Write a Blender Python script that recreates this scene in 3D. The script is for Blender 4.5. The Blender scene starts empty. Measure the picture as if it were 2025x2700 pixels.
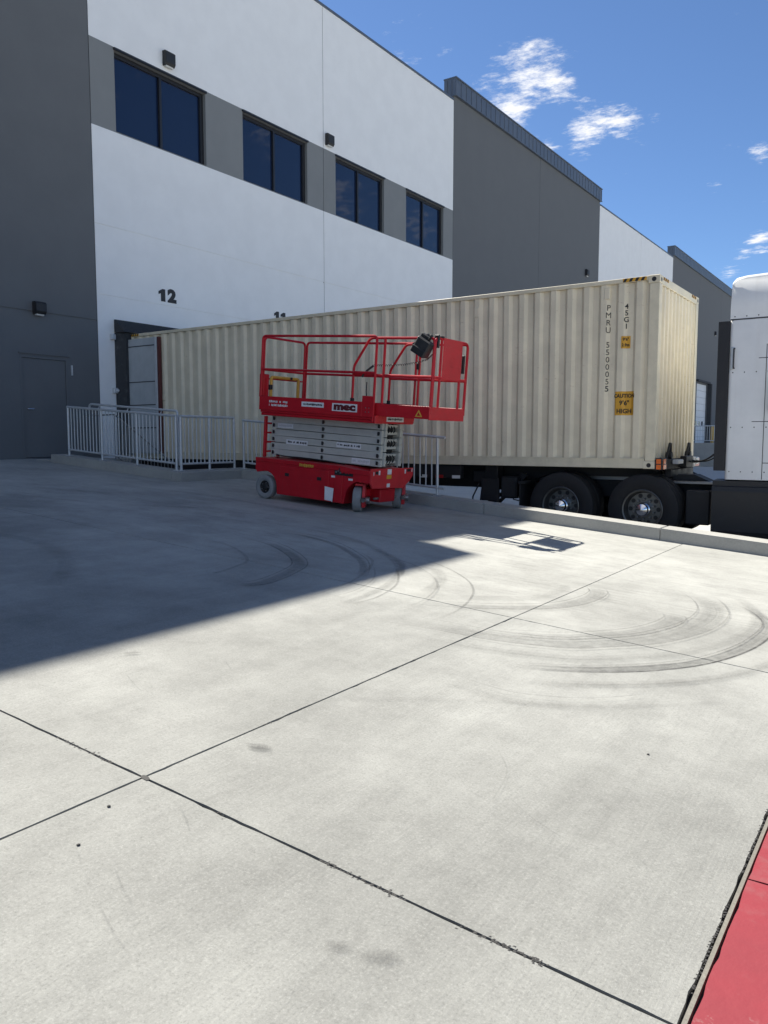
import bpy, bmesh, math, random
from mathutils import Vector, Matrix, noise as mnoise
random.seed(7)
C = bpy.context.scene.collection
R = math.radians
sc = bpy.context.scene

# ------------------------------------------------------------------ camera
cam_d = bpy.data.cameras.new('camera'); cam = bpy.data.objects.new('camera', cam_d); C.objects.link(cam)
cam.location = (0, 0, 1.675); cam.rotation_euler = (R(90 - 5.25), 0, R(34.16))
cam_d.sensor_fit = 'VERTICAL'; cam_d.angle = 2*math.atan(1350/2096.57)
cam_d.clip_start = 0.05; cam_d.clip_end = 3000
sc.camera = cam
sc.render.resolution_x = 768; sc.render.resolution_y = 1024

# ------------------------------------------------------------------ light
SUN = Vector((-.763, .247, 1.0)).normalized()
EL = math.asin(SUN.z); ROT = math.atan2(SUN.x, SUN.y)
sl = bpy.data.lights.new('sun', 'SUN'); so = bpy.data.objects.new('sun', sl); C.objects.link(so)
sl.energy = 5.0; sl.angle = R(.53); sl.color = (1.0, .95, .855)
so.rotation_euler = SUN.to_track_quat('Z', 'Y').to_euler(); so.location = (-40, 20, 60)
world = bpy.data.worlds.new('World'); sc.world = world; world.use_nodes = True
sc.view_settings.view_transform = 'Standard'; sc.view_settings.look = 'None'
sc.view_settings.gamma = 1; sc.view_settings.use_curve_mapping = False
sc.view_settings.exposure = 0.98

class NT:
    """small node-tree helper"""
    def __init__(s, tree): s.t = tree; s.n = tree.nodes; s.l = tree.links
    def node(s, typ, ins=None, **kw):
        n = s.n.new(typ)
        for k, v in kw.items(): setattr(n, k, v)
        for k, v in (ins or {}).items(): s.put(n.inputs[k], v)
        return n
    def put(s, sock, v):
        if isinstance(v, bpy.types.NodeSocket): s.l.new(v, sock)
        elif isinstance(v, bpy.types.Node): s.l.new(v.outputs[0], sock)
        else:
            if sock.type == 'RGBA' and len(v) == 3: v = (*v, 1)
            sock.default_value = v
    def math(s, op, a, b=0.0, c=0.0, clamp=False):
        n = s.n.new('ShaderNodeMath'); n.operation = op; n.use_clamp = clamp
        s.put(n.inputs[0], a); s.put(n.inputs[1], b); s.put(n.inputs[2], c); return n.outputs[0]
    def vmath(s, op, a, b=None):
        n = s.n.new('ShaderNodeVectorMath'); n.operation = op; s.put(n.inputs[0], a)
        if b is not None: s.put(n.inputs[1], b)
        return n.outputs['Value'] if op in ('DOT_PRODUCT', 'LENGTH') else n.outputs[0]
    def mix(s, f, a, b, mode='MIX'):
        n = s.n.new('ShaderNodeMix'); n.data_type = 'RGBA'; n.blend_type = mode
        s.put(n.inputs[0], f); s.put(n.inputs[6], a); s.put(n.inputs[7], b); return n.outputs[2]
    def ramp(s, v, lo, hi, a=0.0, b=1.0):
        n = s.n.new('ShaderNodeMapRange'); n.interpolation_type = 'SMOOTHSTEP'
        s.put(n.inputs[0], v); n.inputs[1].default_value = lo; n.inputs[2].default_value = hi
        n.inputs[3].default_value = a; n.inputs[4].default_value = b; return n.outputs[0]
    def noise(s, vec, scale, detail=4, rough=.55, out=0):
        n = s.n.new('ShaderNodeTexNoise'); s.put(n.inputs['Vector'], vec); n.inputs['Scale'].default_value = scale
        n.inputs['Detail'].default_value = detail; n.inputs['Roughness'].default_value = rough; return n.outputs[out]
    def scale(s, vec, xyz):
        n = s.n.new('ShaderNodeMapping'); s.put(n.inputs['Vector'], vec); n.inputs['Scale'].default_value = xyz; return n.outputs[0]

# sky: physical sky with broken fair-weather cloud
w = NT(world.node_tree); world.node_tree.nodes.clear()
sky = w.node('ShaderNodeTexSky', sky_type='NISHITA', sun_disc=False, sun_elevation=EL, sun_rotation=ROT,
             altitude=1400.0, air_density=1.0, dust_density=.35, ozone_density=8.0)
tc = w.node('ShaderNodeTexCoord')
dirv = tc.outputs['Generated']
sep = w.node('ShaderNodeSeparateXYZ', {0: dirv})
zc = w.math('MAXIMUM', sep.outputs[2], .06)
px = w.math('DIVIDE', sep.outputs[0], zc); py = w.math('DIVIDE', sep.outputs[1], zc)
pv = w.node('ShaderNodeCombineXYZ', {0: px, 1: py, 2: 0.0}).outputs[0]
broad = w.noise(pv, .33, 2, .5)
fine = w.noise(w.vmath('ADD', w.scale(pv, (1.0, 1.15, 1)), (3.1, 7.7, 0)), 6.5, 10, .7)
spots = [((-.383,.834,.397),.062,1), ((-.405,.833,.370),.052,1), ((-.36,.85,.385),.045,.9), ((-.395,.845,.345),.034,.9), ((-.326,.881,.341),.040,.95), ((-.292,.893,.343),.036,.9),
         ((-.331,.883,.332),.03,.95), ((-.262,.902,.346),.017,.55), ((-.366,.871,.327),.022,.7), ((-.206,.939,.274),.016,.5), ((-.159,.941,.300),.024,.75),
         ((-.160,.964,.213),.026,.85), ((-.176,.962,.204),.020,.6), ((-.19,.965,.184),.024,.6), ((-.479,.77,.421),.04,.6),
         ((.58,.765,.28),.06,.6), ((.51,.825,.25),.05,.65), ((.64,.69,.33),.045,.5), ((.71,.6,.37),.05,.45)]
mask = None
for d, rad, amp in spots:
    dv = Vector(d).normalized()
    dd = w.math('DISTANCE' if False else 'MULTIPLY', w.vmath('LENGTH', w.scale(w.vmath('SUBTRACT', dirv, tuple(dv)), (1, 1, 1.45))), 1.0)
    m = w.ramp(dd, rad*1.35, 0.0, 0.0, amp)
    mask = m if mask is None else w.math('MAXIMUM', mask, m)
wide = w.math('MULTIPLY', w.ramp(broad, .48, .68), .9)           # unseen clouds elsewhere, widened to add neutral fill light
mind = w.ramp(w.vmath('LENGTH', w.vmath('SUBTRACT', dirv, tuple(Vector((-.28, .9, .3)).normalized()))), .33, .5)
mask = w.math('MAXIMUM', mask, w.math('MULTIPLY', wide, mind))
cl = w.math('ADD', w.math('MULTIPLY', mask, .66), w.math('MULTIPLY', w.math('SUBTRACT', fine, .5), 2.1))
cloud = w.ramp(cl, .30, .86)
cloud = w.math('MULTIPLY', cloud, w.ramp(sep.outputs[2], .02, .09))
bg = w.node('ShaderNodeBackground', {0: sky, 1: .070})
cb = w.node('ShaderNodeBackground', {0: (1.0, .99, .98), 1: .60})
ms = w.node('ShaderNodeMixShader', {0: w.math('MULTIPLY', cloud, .93), 1: bg, 2: cb})
w.node('ShaderNodeOutputWorld', {0: ms})

# ------------------------------------------------------------------ materials
def new_mat(name):
    m = bpy.data.materials.new(name); m.use_nodes = True; m.node_tree.nodes.clear()
    t = NT(m.node_tree); b = t.node('ShaderNodeBsdfPrincipled'); o = t.node('ShaderNodeOutputMaterial', {0: b})
    return m, t, b
def paint(name, col, rough=.5, metal=0.0, dirt=.25, dirtcol=(.12, .11, .1), scale=6.0, streak=0.0, bump=.0, coat=0.0, spec=.5, var=1.0, chips=None, chipamt=.6):
    """painted/plain surface with uneven tone, grime blotches and optional vertical run marks"""
    m, t, b = new_mat(name)
    pos = t.node('ShaderNodeTexCoord').outputs['Object']
    n1 = t.noise(pos, scale, 5, .6); n2 = t.noise(pos, scale*7, 3, .6)
    c = t.mix(t.ramp(n1, .3, .75), tuple(x*(1-.10*var) for x in col), tuple(min(1, x*(1+.07*var)) for x in col))
    d = t.math('MULTIPLY', t.ramp(t.math('ADD', t.math('MULTIPLY', n1, .6), t.math('MULTIPLY', n2, .4)), .52, .72), dirt)
    if streak:
        st = t.noise(t.scale(pos, (1, 1, .06)), scale*2.2, 4, .6)
        d = t.math('MAXIMUM', d, t.math('MULTIPLY', t.ramp(st, .53, .75), streak))
    c = t.mix(d, c, dirtcol)
    if chips:   # small scrapes and rust specks, some dragged sideways
        s1 = t.noise(t.scale(t.vmath('ADD', pos, (5, 3, 8)), (1, 1, 3.2)), scale*4.5, 6, .75); s2 = t.noise(pos, scale*.8, 3)
        c = t.mix(t.math('MULTIPLY', t.math('MULTIPLY', t.ramp(s1, .60, .68), t.ramp(s2, .45, .6)), chipamt), c, chips)
    t.put(b.inputs['Base Color'], c); t.put(b.inputs['Roughness'], t.ramp(n1, .2, .8, max(.03, rough-.08), min(1, rough+.1)))
    b.inputs['Metallic'].default_value = metal
    b.inputs['Specular IOR Level'].default_value = spec
    if coat: b.inputs['Coat Weight'].default_value = coat; b.inputs['Coat Roughness'].default_value = .15
    if bump:
        bp = t.node('ShaderNodeBump', {'Strength': bump, 'Distance': .01, 'Height': n2}); t.put(b.inputs['Normal'], bp)
    return m
def concrete(name, col, var=.12, along='Y', speck=.5, bump=.25, scratch=0.0, grad=0.0):
    """broom-finished concrete: blotches, cement mottling, broom lines, sand grain; grad = paler towards the kerb, brightness put into the colour to lift bounce light"""
    m, t, b = new_mat(name)
    pos = t.node('ShaderNodeNewGeometry').outputs['Position']
    big = t.noise(pos, .7, 6, .62); mid = t.noise(t.vmath('ADD', pos, (9, 4, 2)), 3.4, 6, .68)
    sx = (9, .45, 9) if along == 'Y' else (.45, 9, 9)
    br = t.noise(t.scale(t.vmath('ADD', pos, (0, 0, 3)), sx), 9, 5, .7)          # broom lines
    brm = t.ramp(t.noise(t.vmath('ADD', pos, (31, 7, 0)), 1.1, 3), .38, .62, .25, 1.0)
    wide = t.noise(t.scale(pos, tuple(v*.12 for v in sx)), 5, 5, .65)
    gr = t.noise(pos, 95, 4, .9); gr2 = t.noise(pos, 26, 4, .8)
    v = None
    for n_, k_ in ((big, 2.1), (mid, 1.2), (wide, .75), (gr, 1.5*speck), (gr2, .9*speck)):
        q_ = t.math('MULTIPLY', t.math('SUBTRACT', n_, .5), k_*var); v = q_ if v is None else t.math('ADD', v, q_)
    v = t.math('ADD', v, t.math('MULTIPLY', t.math('MULTIPLY', t.math('SUBTRACT', br, .5), brm), .85*var))
    k = t.math('ADD', 1.0, v)
    if grad:
        sp = t.node('ShaderNodeSeparateXYZ', {0: pos}); g_ = t.math('ADD', sp.outputs[1], t.math('MULTIPLY', t.math('SUBTRACT', big, .5), 5.0))
        k = t.math('MULTIPLY', k, t.ramp(g_, 2.2, 8.8, 1.0, 1.0+grad))
    c = t.node('ShaderNodeVectorMath', {0: tuple(col), 3: 1.0}, operation='SCALE'); t.put(c.inputs['Scale'], k)
    cc = c.outputs[0]
    cc = t.mix(t.math('MULTIPLY', t.ramp(gr, .545, .64), .42), cc, tuple(min(1, x*1.5) for x in col))     # pale sand grains
    cc = t.mix(t.math('MULTIPLY', t.ramp(gr, .455, .36), .42), cc, tuple(x*.55 for x in col))
    if scratch:
        s2 = t.noise(t.scale(t.vmath('ADD', pos, (1, 2, 0)), (1.0, 10, 1)), 2.4, 8, .75)
        far_ = t.ramp(t.node('ShaderNodeSeparateXYZ', {0: pos}).outputs[1], 5.2, 7.0)
        cc = t.mix(t.math('MULTIPLY', t.math('MULTIPLY', t.ramp(s2, .52, .68), scratch), far_), cc, tuple(x*.62 for x in col))
        cc = t.mix(t.math('MULTIPLY', t.math('MULTIPLY', t.ramp(s2, .46, .30), scratch*.8), far_), cc, tuple(min(1, x*1.25) for x in col))
    dots = t.node('ShaderNodeTexVoronoi', {'Vector': pos, 'Scale': 5.5}, feature='F1')
    dm = t.math('MULTIPLY', t.ramp(dots.outputs['Distance'], .022, .012), t.ramp(t.noise(pos, 1.3, 2), .55, .6))
    cc = t.mix(t.math('MULTIPLY', dm, .6), cc, (.08, .075, .07))
    t.put(b.inputs['Base Color'], cc); b.inputs['Roughness'].default_value = .9; b.inputs['Specular IOR Level'].default_value = .25
    h = t.math('ADD', br, t.math('MULTIPLY', gr, .8))
    bp = t.node('ShaderNodeBump', {'Strength': bump, 'Distance': .004, 'Height': h}); t.put(b.inputs['Normal'], bp)
    return m
def plain(name, col, rough=.5, metal=0.0, spec=.5, emit=None, es=0.0):
    m, t, b = new_mat(name)
    pos = t.node('ShaderNodeTexCoord').outputs['Object']
    n1 = t.noise(pos, 14, 4, .6)
    t.put(b.inputs['Base Color'], t.mix(n1, tuple(x*.88 for x in col), tuple(min(1, x*1.12) for x in col)))
    b.inputs['Roughness'].default_value = rough; b.inputs['Metallic'].default_value = metal; b.inputs['Specular IOR Level'].default_value = spec
    return m

M = {}
M['slab'] = concrete('slab concrete', (.250, .251, .233), .40, 'Y', .75, .4, .0, .46)
M['slab_far'] = concrete('slab concrete crossways', (.252, .252, .233), .42, 'X', .7, .35, .45, .46)
M['court'] = concrete('court concrete', (.45, .445, .42), .2, 'X', .4, .2)
M['kerb'] = concrete('kerb concrete', (.36, .358, .335), .28, 'Y', .7, .3)
M['earth'] = concrete('dry ground', (.38, .365, .33), .3, 'X', .5, .2)
M['sealant'] = plain('joint sealant', (.035, .034, .033), .8)
M['filler'] = concrete('joint filler', (.19, .18, .155), .3, 'Y', .8, .3)
M['redwalk'] = paint('red kerb paint', (.235, .024, .034), .78, 0, .55, (.225, .09, .09), 2.2, bump=.3, chips=(.30, .22, .20), chipamt=.6)
M['white'] = paint('white wall paint', (.84, .845, .835), .85, 0, .03, (.6, .6, .58), 1.6, streak=.03, bump=.35, spec=.2, var=.3)
M['dgrey'] = paint('dark grey wall paint', (.150, .157, .162), .85, 0, .08, (.11, .115, .12), 1.2, bump=.35, spec=.2, var=.5)
M['mgrey'] = paint('mid grey wall paint', (.235, .245, .245), .85, 0, .06, (.18, .19, .19), 1.2, bump=.35, spec=.2, var=.5)
M['joint'] = plain('panel joint', (.05, .05, .052), .9)
M['cap'] = paint('slate metal cap', (.115, .137, .17), .42, .2, .15, (.07, .08, .1), 2)
M['frame'] = plain('black window frame', (.018, .018, .02), .4)
M['num'] = plain('black numerals', (.02, .02, .022), .6)
M['foam'] = paint('black dock foam', (.04, .043, .046), .85, 0, .6, (.13, .13, .13), 9, bump=.7)
M['galv'] = paint('galvanised steel', (.58, .60, .61), .4, .3, .2, (.38, .39, .4), 14)
M['cream'] = paint('cream container paint', (.76, .68, .51), .5, 0, .22, (.46, .41, .32), 2.2, streak=.28, bump=.1, chips=(.30, .17, .09), chipamt=.5)
M['creamd'] = paint('cream rail paint', (.71, .64, .475), .5, 0, .28, (.42, .37, .28), 5, streak=.12, chips=(.22, .12, .07))
M['cdoor'] = paint('grey door paint', (.44, .47, .48), .55, 0, .25, (.32, .34, .35), 3, streak=.15)
M['gasket'] = plain('dark red door edge', (.10, .028, .025), .7)
M['yellow'] = paint('yellow label', (.68, .36, .035), .5, 0, .2, (.45, .22, .03), 12)
M['black'] = plain('black', (.014, .014, .015), .55)
M['ink'] = plain('black ink', (.02, .02, .022), .7)
M['lampor'] = plain('orange lens', (.8, .16, .02), .25)
M['lampred'] = plain('red lens', (.35, .015, .015), .3)
M['strip'] = plain('white reflective strip', (.7, .7, .68), .3)
M['chassis'] = paint('black chassis paint', (.012, .012, .014), .6, 0, .5, (.04, .037, .033), 7)
M['rubber'] = paint('tyre rubber', (.013, .013, .014), .8, 0, .5, (.035, .034, .033), 10, bump=.4)
M['alu'] = paint('polished wheel', (.16, .16, .155), .4, .8, .6, (.05, .05, .05), 12)
M['chrome'] = plain('chrome', (.75, .76, .78), .06, 1.0)
M['cab'] = paint('white cab paint', (.80, .81, .80), .4, 0, .08, (.52, .5, .46), 2.5, streak=.16, coat=.15, var=.5)
M['seam'] = plain('dark seam', (.05, .05, .055), .7)
M['plastic'] = paint('black plastic', (.02, .02, .022), .55, 0, .4, (.05, .05, .05), 6)
M['red'] = paint('red machine paint', (.50, .009, .019), .42, 0, .28, (.20, .025, .03), 5, streak=.15, spec=.35, chips=(.30, .20, .19), chipamt=.4)
M['red_lit'] = paint('red machine paint lit', (.58, .03, .038), .45, 0, .25, (.32, .06, .06), 7, spec=.35, chips=(.62, .42, .30), chipamt=.6)  # brighter copy of the red, light painted into end-facing parts; pale chips are wear
M['arm'] = paint('grey scissor arm paint', (.49, .495, .455), .5, 0, .32, (.30, .30, .28), 5, streak=.1, chips=(.14, .12, .10), chipamt=.45)
M['gtyre'] = paint('grey solid tyre', (.24, .245, .25), .85, 0, .5, (.34, .33, .31), 12, bump=.4)
M['lemon'] = paint('yellow tube paint', (.60, .36, .05), .45, 0, .25, (.3, .18, .04), 8)
M['label'] = paint('white sticker', (.72, .73, .74), .45, 0, .25, (.45, .45, .45), 20)
M['mecred'] = plain('dark red lettering', (.10, .006, .012), .5)
M['paper'] = paint('white paper', (.78, .79, .8), .8, 0, .2, (.6, .6, .6), 10)
M['steel'] = paint('worn steel', (.28, .28, .28), .4, .8, .4, (.1, .09, .08), 9)
M['interior'] = plain('dark interior', (.01, .01, .012), .9)
M['lens'] = plain('frosted lens', (.6, .6, .58), .3)
def glass_mat():
    m, t, b = new_mat('tinted window glass')
    b.inputs['Base Color'].default_value = (.008, .018, .05, 1); b.inputs['Roughness'].default_value = .02; b.inputs['IOR'].default_value = 1.62
    pos = t.node('ShaderNodeTexCoord').outputs['Object']
    bp = t.node('ShaderNodeBump', {'Strength': .05, 'Distance': .05, 'Height': t.noise(pos, .9, 2)}); t.put(b.inputs['Normal'], bp)
    return m
M['glass'] = glass_mat()
def mark_mat():
    m = bpy.data.materials.new('tyre rubber smear'); m.use_nodes = True; m.node_tree.nodes.clear(); t = NT(m.node_tree)
    uv = t.node('ShaderNodeUVMap', uv_map='uv').outputs[0]; s = t.node('ShaderNodeSeparateXYZ', {0: uv})
    at = t.node('ShaderNodeAttribute', attribute_type='OBJECT', attribute_name='strength').outputs['Fac']
    prof = t.ramp(t.math('ABSOLUTE', t.math('SUBTRACT', s.outputs[1], .5)), .5, .2)
    ends = t.math('MULTIPLY', t.ramp(s.outputs[0], 0, .3), t.ramp(s.outputs[0], 1, .85))
    pos = t.node('ShaderNodeNewGeometry').outputs['Position']
    lines = t.noise(t.scale(uv, (1.5, 14, 1)), 1.5, 5, .7)
    n = t.math('MULTIPLY', t.ramp(t.noise(pos, 16, 5, .7), .3, .65, .45, 1), t.ramp(lines, .3, .62, .25, 1))
    a = t.math('MULTIPLY', t.math('MULTIPLY', prof, ends), t.math('MULTIPLY', n, at))
    d = t.node('ShaderNodeBsdfDiffuse', {0: (.045, .045, .048)}); tr = t.node('ShaderNodeBsdfTransparent')
    mx = t.node('ShaderNodeMixShader', {0: a, 1: tr, 2: d}); t.node('ShaderNodeOutputMaterial', {0: mx})
    return m
M['mark'] = mark_mat()

# ------------------------------------------------------------------ mesh helpers
class MB:
    def __init__(s): s.v = []; s.f = []; s.m = []; s.uv = None
    def add(s, vs, fs, m=0):
        o = len(s.v); s.v += [tuple(p) for p in vs]; s.f += [tuple(i+o for i in f) for f in fs]; s.m += [m]*len(fs); return s
    def box(s, x0, x1, y0, y1, z0, z1, bev=0.0, m=0, mat=None):
        if bev > 0:
            bm = bmesh.new(); bmesh.ops.create_cube(bm, size=1)
            for p in bm.verts: p.co = Vector(((x0+x1)/2 + p.co.x*(x1-x0), (y0+y1)/2 + p.co.y*(y1-y0), (z0+z1)/2 + p.co.z*(z1-z0)))
            bmesh.ops.bevel(bm, geom=bm.edges[:], offset=bev, segments=1, affect='EDGES')
            bm.verts.index_update()
            vs = [p.co.copy() for p in bm.verts]; fs = [[p.index for p in f.verts] for f in bm.faces]; bm.free()
        else:
            vs = [Vector(p) for p in ((x0,y0,z0),(x1,y0,z0),(x1,y1,z0),(x0,y1,z0),(x0,y0,z1),(x1,y0,z1),(x1,y1,z1),(x0,y1,z1))]
            fs = [(0,3,2,1),(4,5,6,7),(0,1,5,4),(1,2,6,5),(2,3,7,6),(3,0,4,7)]
        if mat is not None: vs = [mat @ p for p in vs]
        return s.add(vs, fs, m)
    def prism(s, poly, axis, a0, a1, m=0):
        """poly in the two other axes (in xyz order), extruded along axis"""
        n = len(poly)
        def P(q, a):
            return (a, q[0], q[1]) if axis == 'x' else ((q[0], a, q[1]) if axis == 'y' else (q[0], q[1], a))
        vs = [P(q, a0) for q in poly] + [P(q, a1) for q in poly]
        fs = [tuple(range(n))[::-1], tuple(range(n, 2*n))] + [(i, (i+1) % n, n+(i+1) % n, n+i) for i in range(n)]
        o = len(s.v); s.add(vs, fs, m); return s
    def tube(s, pts, r, n=8, m=0, closed=False):
        pts = [Vector(p) for p in pts]; rings = []; up = None
        for i, p in enumerate(pts):
            a = pts[i-1] if i > 0 else (pts[-1] if closed else None); b = pts[i+1] if i < len(pts)-1 else (pts[0] if closed else None)
            d = ((b-p).normalized() if b is not None else Vector()) + ((p-a).normalized() if a is not None else Vector())
            d.normalize()
            if up is None:
                up = Vector((0, 0, 1)) if abs(d.z) < .9 else Vector((1, 0, 0))
            side = d.cross(up).normalized(); up = side.cross(d).normalized()
            rings.append([p + r*(math.cos(2*math.pi*k/n)*side + math.sin(2*math.pi*k/n)*up) for k in range(n)])
        vs = [q for g in rings for q in g]; fs = []
        for i in range(len(rings)-1 + (1 if closed else 0)):
            j = (i+1) % len(rings)
            for k in range(n): fs.append((i*n+k, i*n+(k+1) % n, j*n+(k+1) % n, j*n+k))
        if not closed: fs += [tuple(range(n))[::-1], tuple((len(rings)-1)*n+k for k in range(n))]
        return s.add(vs, fs, m)
    def lathe(s, c, axis, prof, n=32, m=0, cap=True):
        """prof: (distance along axis, radius)"""
        c = Vector(c); d = Vector(axis).normalized(); u = d.cross(Vector((0, 0, 1)) if abs(d.z) < .9 else Vector((1, 0, 0))).normalized(); v = d.cross(u)
        vs = []; fs = []
        for a, r in prof:
            for k in range(n):
                t = 2*math.pi*k/n; vs.append(c + d*a + (u*math.cos(t)+v*math.sin(t))*max(r, 1e-4))
        for i in range(len(prof)-1):
            for k in range(n): fs.append((i*n+k, i*n+(k+1) % n, (i+1)*n+(k+1) % n, (i+1)*n+k))
        if cap: fs += [tuple(range(n))[::-1], tuple((len(prof)-1)*n+k for k in range(n))]
        return s.add(vs, fs, m)
    def cyl(s, p0, p1, r, n=16, m=0):
        p0 = Vector(p0); p1 = Vector(p1); L = (p1-p0).length
        return s.lathe(p0, p1-p0, [(0, r), (L, r)], n, m)
    def xf(s, mat): s.v = [tuple(mat @ Vector(p)) for p in s.v]; return s

def fillet(pts, r, n=5):
    pts = [Vector(p) for p in pts]; out = [pts[0]]
    for i in range(1, len(pts)-1):
        p = pts[i]; a = (pts[i-1]-p).normalized(); b = (pts[i+1]-p).normalized()
        rr = min(r, (pts[i-1]-p).length*.49, (pts[i+1]-p).length*.49)
        for k in range(n+1):
            t = k/n; out.append((1-t)**2*(p+a*rr) + 2*t*(1-t)*p + t*t*(p+b*rr))
    out.append(pts[-1]); return out

def link(o, parent=None):
    C.objects.link(o)
    if parent is not None: o.parent = parent
    return o
def obj(name, mb, mats, parent=None, smooth=None, label=None, kind=None):
    me = bpy.data.meshes.new(name); me.from_pydata(mb.v, [], mb.f)
    mats = mats if isinstance(mats, (list, tuple)) else [mats]
    for m in mats: me.materials.append(M[m] if isinstance(m, str) else m)
    me.polygons.foreach_set('material_index', mb.m)
    bm = bmesh.new(); bm.from_mesh(me); bmesh.ops.recalc_face_normals(bm, faces=bm.faces[:]); bm.to_mesh(me); bm.free()
    if smooth:
        me.polygons.foreach_set('use_smooth', [True]*len(me.polygons)); me.set_sharp_from_angle(angle=R(smooth))
    me.update()
    o = link(bpy.data.objects.new(name, me), parent)
    if label: o['label'] = label
    if kind: o['kind'] = kind
    return o
def like(o, parent, loc=None):
    c = o.copy(); C.objects.link(c); c.parent = parent
    if loc is not None: c.location = loc
    return c
def thing(name, label, cat, loc=(0, 0, 0), rot=(0, 0, 0), group=None):
    o = bpy.data.objects.new(name, None); C.objects.link(o); o.empty_display_size = .2
    o.location = loc; o.rotation_euler = rot; o['label'] = label; o['category'] = cat
    if group: o['group'] = group
    return o
def tag(o, label, cat, group=None):
    o['label'] = label; o['category'] = cat
    if group: o['group'] = group
    return o
def structure(name, mb, mats, label=None):
    o = obj(name, mb, mats); o['kind'] = 'structure'
    if label: o['label'] = label
    return o
def struct_root(name, label=None):
    o = bpy.data.objects.new(name, None); C.objects.link(o); o['kind'] = 'structure'
    if label: o['label'] = label
    return o
def text_mb(txt, size, bold=0.0, ext=.002, sp=1.0):
    cu = bpy.data.curves.new('t', 'FONT'); cu.body = txt; cu.size = size; cu.align_x = 'CENTER'; cu.align_y = 'CENTER'
    cu.offset = bold; cu.extrude = ext; cu.resolution_u = 3; cu.space_character = sp
    o = bpy.data.objects.new('t', cu); C.objects.link(o)
    dg = bpy.context.evaluated_depsgraph_get(); dg.update()
    me = bpy.data.meshes.new_from_object(o.evaluated_get(dg))
    mb = MB(); mb.add([v.co.copy() for v in me.vertices], [tuple(p.vertices) for p in me.polygons])
    bpy.data.objects.remove(o); bpy.data.curves.remove(cu); bpy.data.meshes.remove(me)
    return mb
# text standing on a surface facing -Y (reads along +X), or facing +X (reads along +Y)
FACE_NY = Matrix(((1, 0, 0, 0), (0, 0, -1, 0), (0, 1, 0, 0), (0, 0, 0, 1)))
FACE_PX = Matrix(((0, 0, 1, 0), (1, 0, 0, 0), (0, 1, 0, 0), (0, 0, 0, 1)))

# ------------------------------------------------------------------ key numbers
XW = -15.77            # wall face
G0, SL = .098, .0731   # ramp height: z = G0 - SL*x
def rz(x): return G0 - SL*x
YC, XF, ZB = 12.30, -3.386, 1.22   # container near side, front end, underside
CL, CWD, CH = 12.33, 2.438, 2.896

# ================================================================== GROUND
mb = MB()
mb.add([(-400, -500, -.02), (700, -500, -.02), (700, 700, -.02), (-400, 700, -.02)], [(0, 1, 2, 3)])
structure('ground', mb, 'earth')
mb = MB()
mb.add([(XW, 11.0, .04), (60, 11.0, .04), (60, 140, .04), (XW, 140, .04)], [(0, 1, 2, 3)])
mb.add([(1.9, -60, .04), (60, -60, .04), (60, 11.0, .04), (1.9, 11.0, .04)], [(0, 1, 2, 3)])
structure('truck_court', mb, 'court')

def slab_mb(x0, x1, y0, y1, zf, jit=.0022, th=.06, step=.05):
    """one poured slab with slightly ragged, chipped edges"""
    def edge(ax, ay, bx, by):
        L = math.hypot(bx-ax, by-ay); n = max(1, min(160, int(L/step))); out = []
        nx, ny = -(by-ay)/L, (bx-ax)/L
        for i in range(n):
            t = i/n; k = 0
            if 0 < i:
                px_, py_ = ax+(bx-ax)*t, ay+(by-ay)*t
                k = abs(mnoise.noise(Vector((px_*6, py_*6, 3))))*jit*2 + (random.random()**8)*jit*2.5
            out.append((ax+(bx-ax)*t + nx*k, ay+(by-ay)*t + ny*k))
        return out
    ring = edge(x0, y0, x1, y0) + edge(x1, y0, x1, y1) + edge(x1, y1, x0, y1) + edge(x0, y1, x0, y0)
    n = len(ring); mb = MB()
    mb.add([(x, y, zf(x)) for x, y in ring] + [(x, y, zf(x)-th) for x, y in ring],
           [tuple(range(n))] + [(i, n+i, n+(i+1) % n, (i+1) % n) for i in range(n)])
    return mb
pav = struct_root('ramp_pavement')
J = .0052
xs = [(XW+.01, -2.594-J), (-2.594+J, -.466)]
K3 = lambda x: 10.75 - .052*x            # face line of the long kerb
ysl = [(-26, -12.2), (-12.2, -5.06), (-5.06, -1.5), (-1.5, 2.058), (2.058, 5.61), (5.61, None)]
for (x0, x1) in xs:
    for (y0, y1) in ysl:
        if y1 is None:
            # far row: follows the kerbs (kept as one quad-ish polygon)
            if x0 < -10:
                ring = [(x0, y0+J), (x1, y0+J), (x1, K3(x1)+.1), (-11.2, K3(-11.2)+.1), (-11.2, 9.85), (x0, 9.85)]
            else:
                ring = [(x0, y0+J), (x1, y0+J), (x1, K3(x1)+.1), (x0, K3(x0)+.1)]
            n = len(ring); s_ = MB()
            s_.add([(x, y, rz(x)) for x, y in ring] + [(x, y, rz(x)-.06) for x, y in ring],
                   [tuple(range(n))] + [(i, n+i, n+(i+1) % n, (i+1) % n) for i in range(n)])
            obj('slab', s_, 'slab_far', pav)
        else:
            obj('slab', slab_mb(x0, x1, y0+J, y1-J, rz), 'slab', pav)
s_ = MB()
s_.add([(XW, -26, rz(XW)-.014), (-.468, -26, rz(-.468)-.014), (-.468, K3(-.45)+.05, rz(-.468)-.014), (-11.2, K3(-11.2)+.05, rz(-11.2)-.014), (-11.2, 9.8, rz(-11.2)-.014), (XW, 9.8, rz(XW)-.014)], [tuple(range(6))])
obj('joint_sealant', s_, 'sealant', pav)
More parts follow.
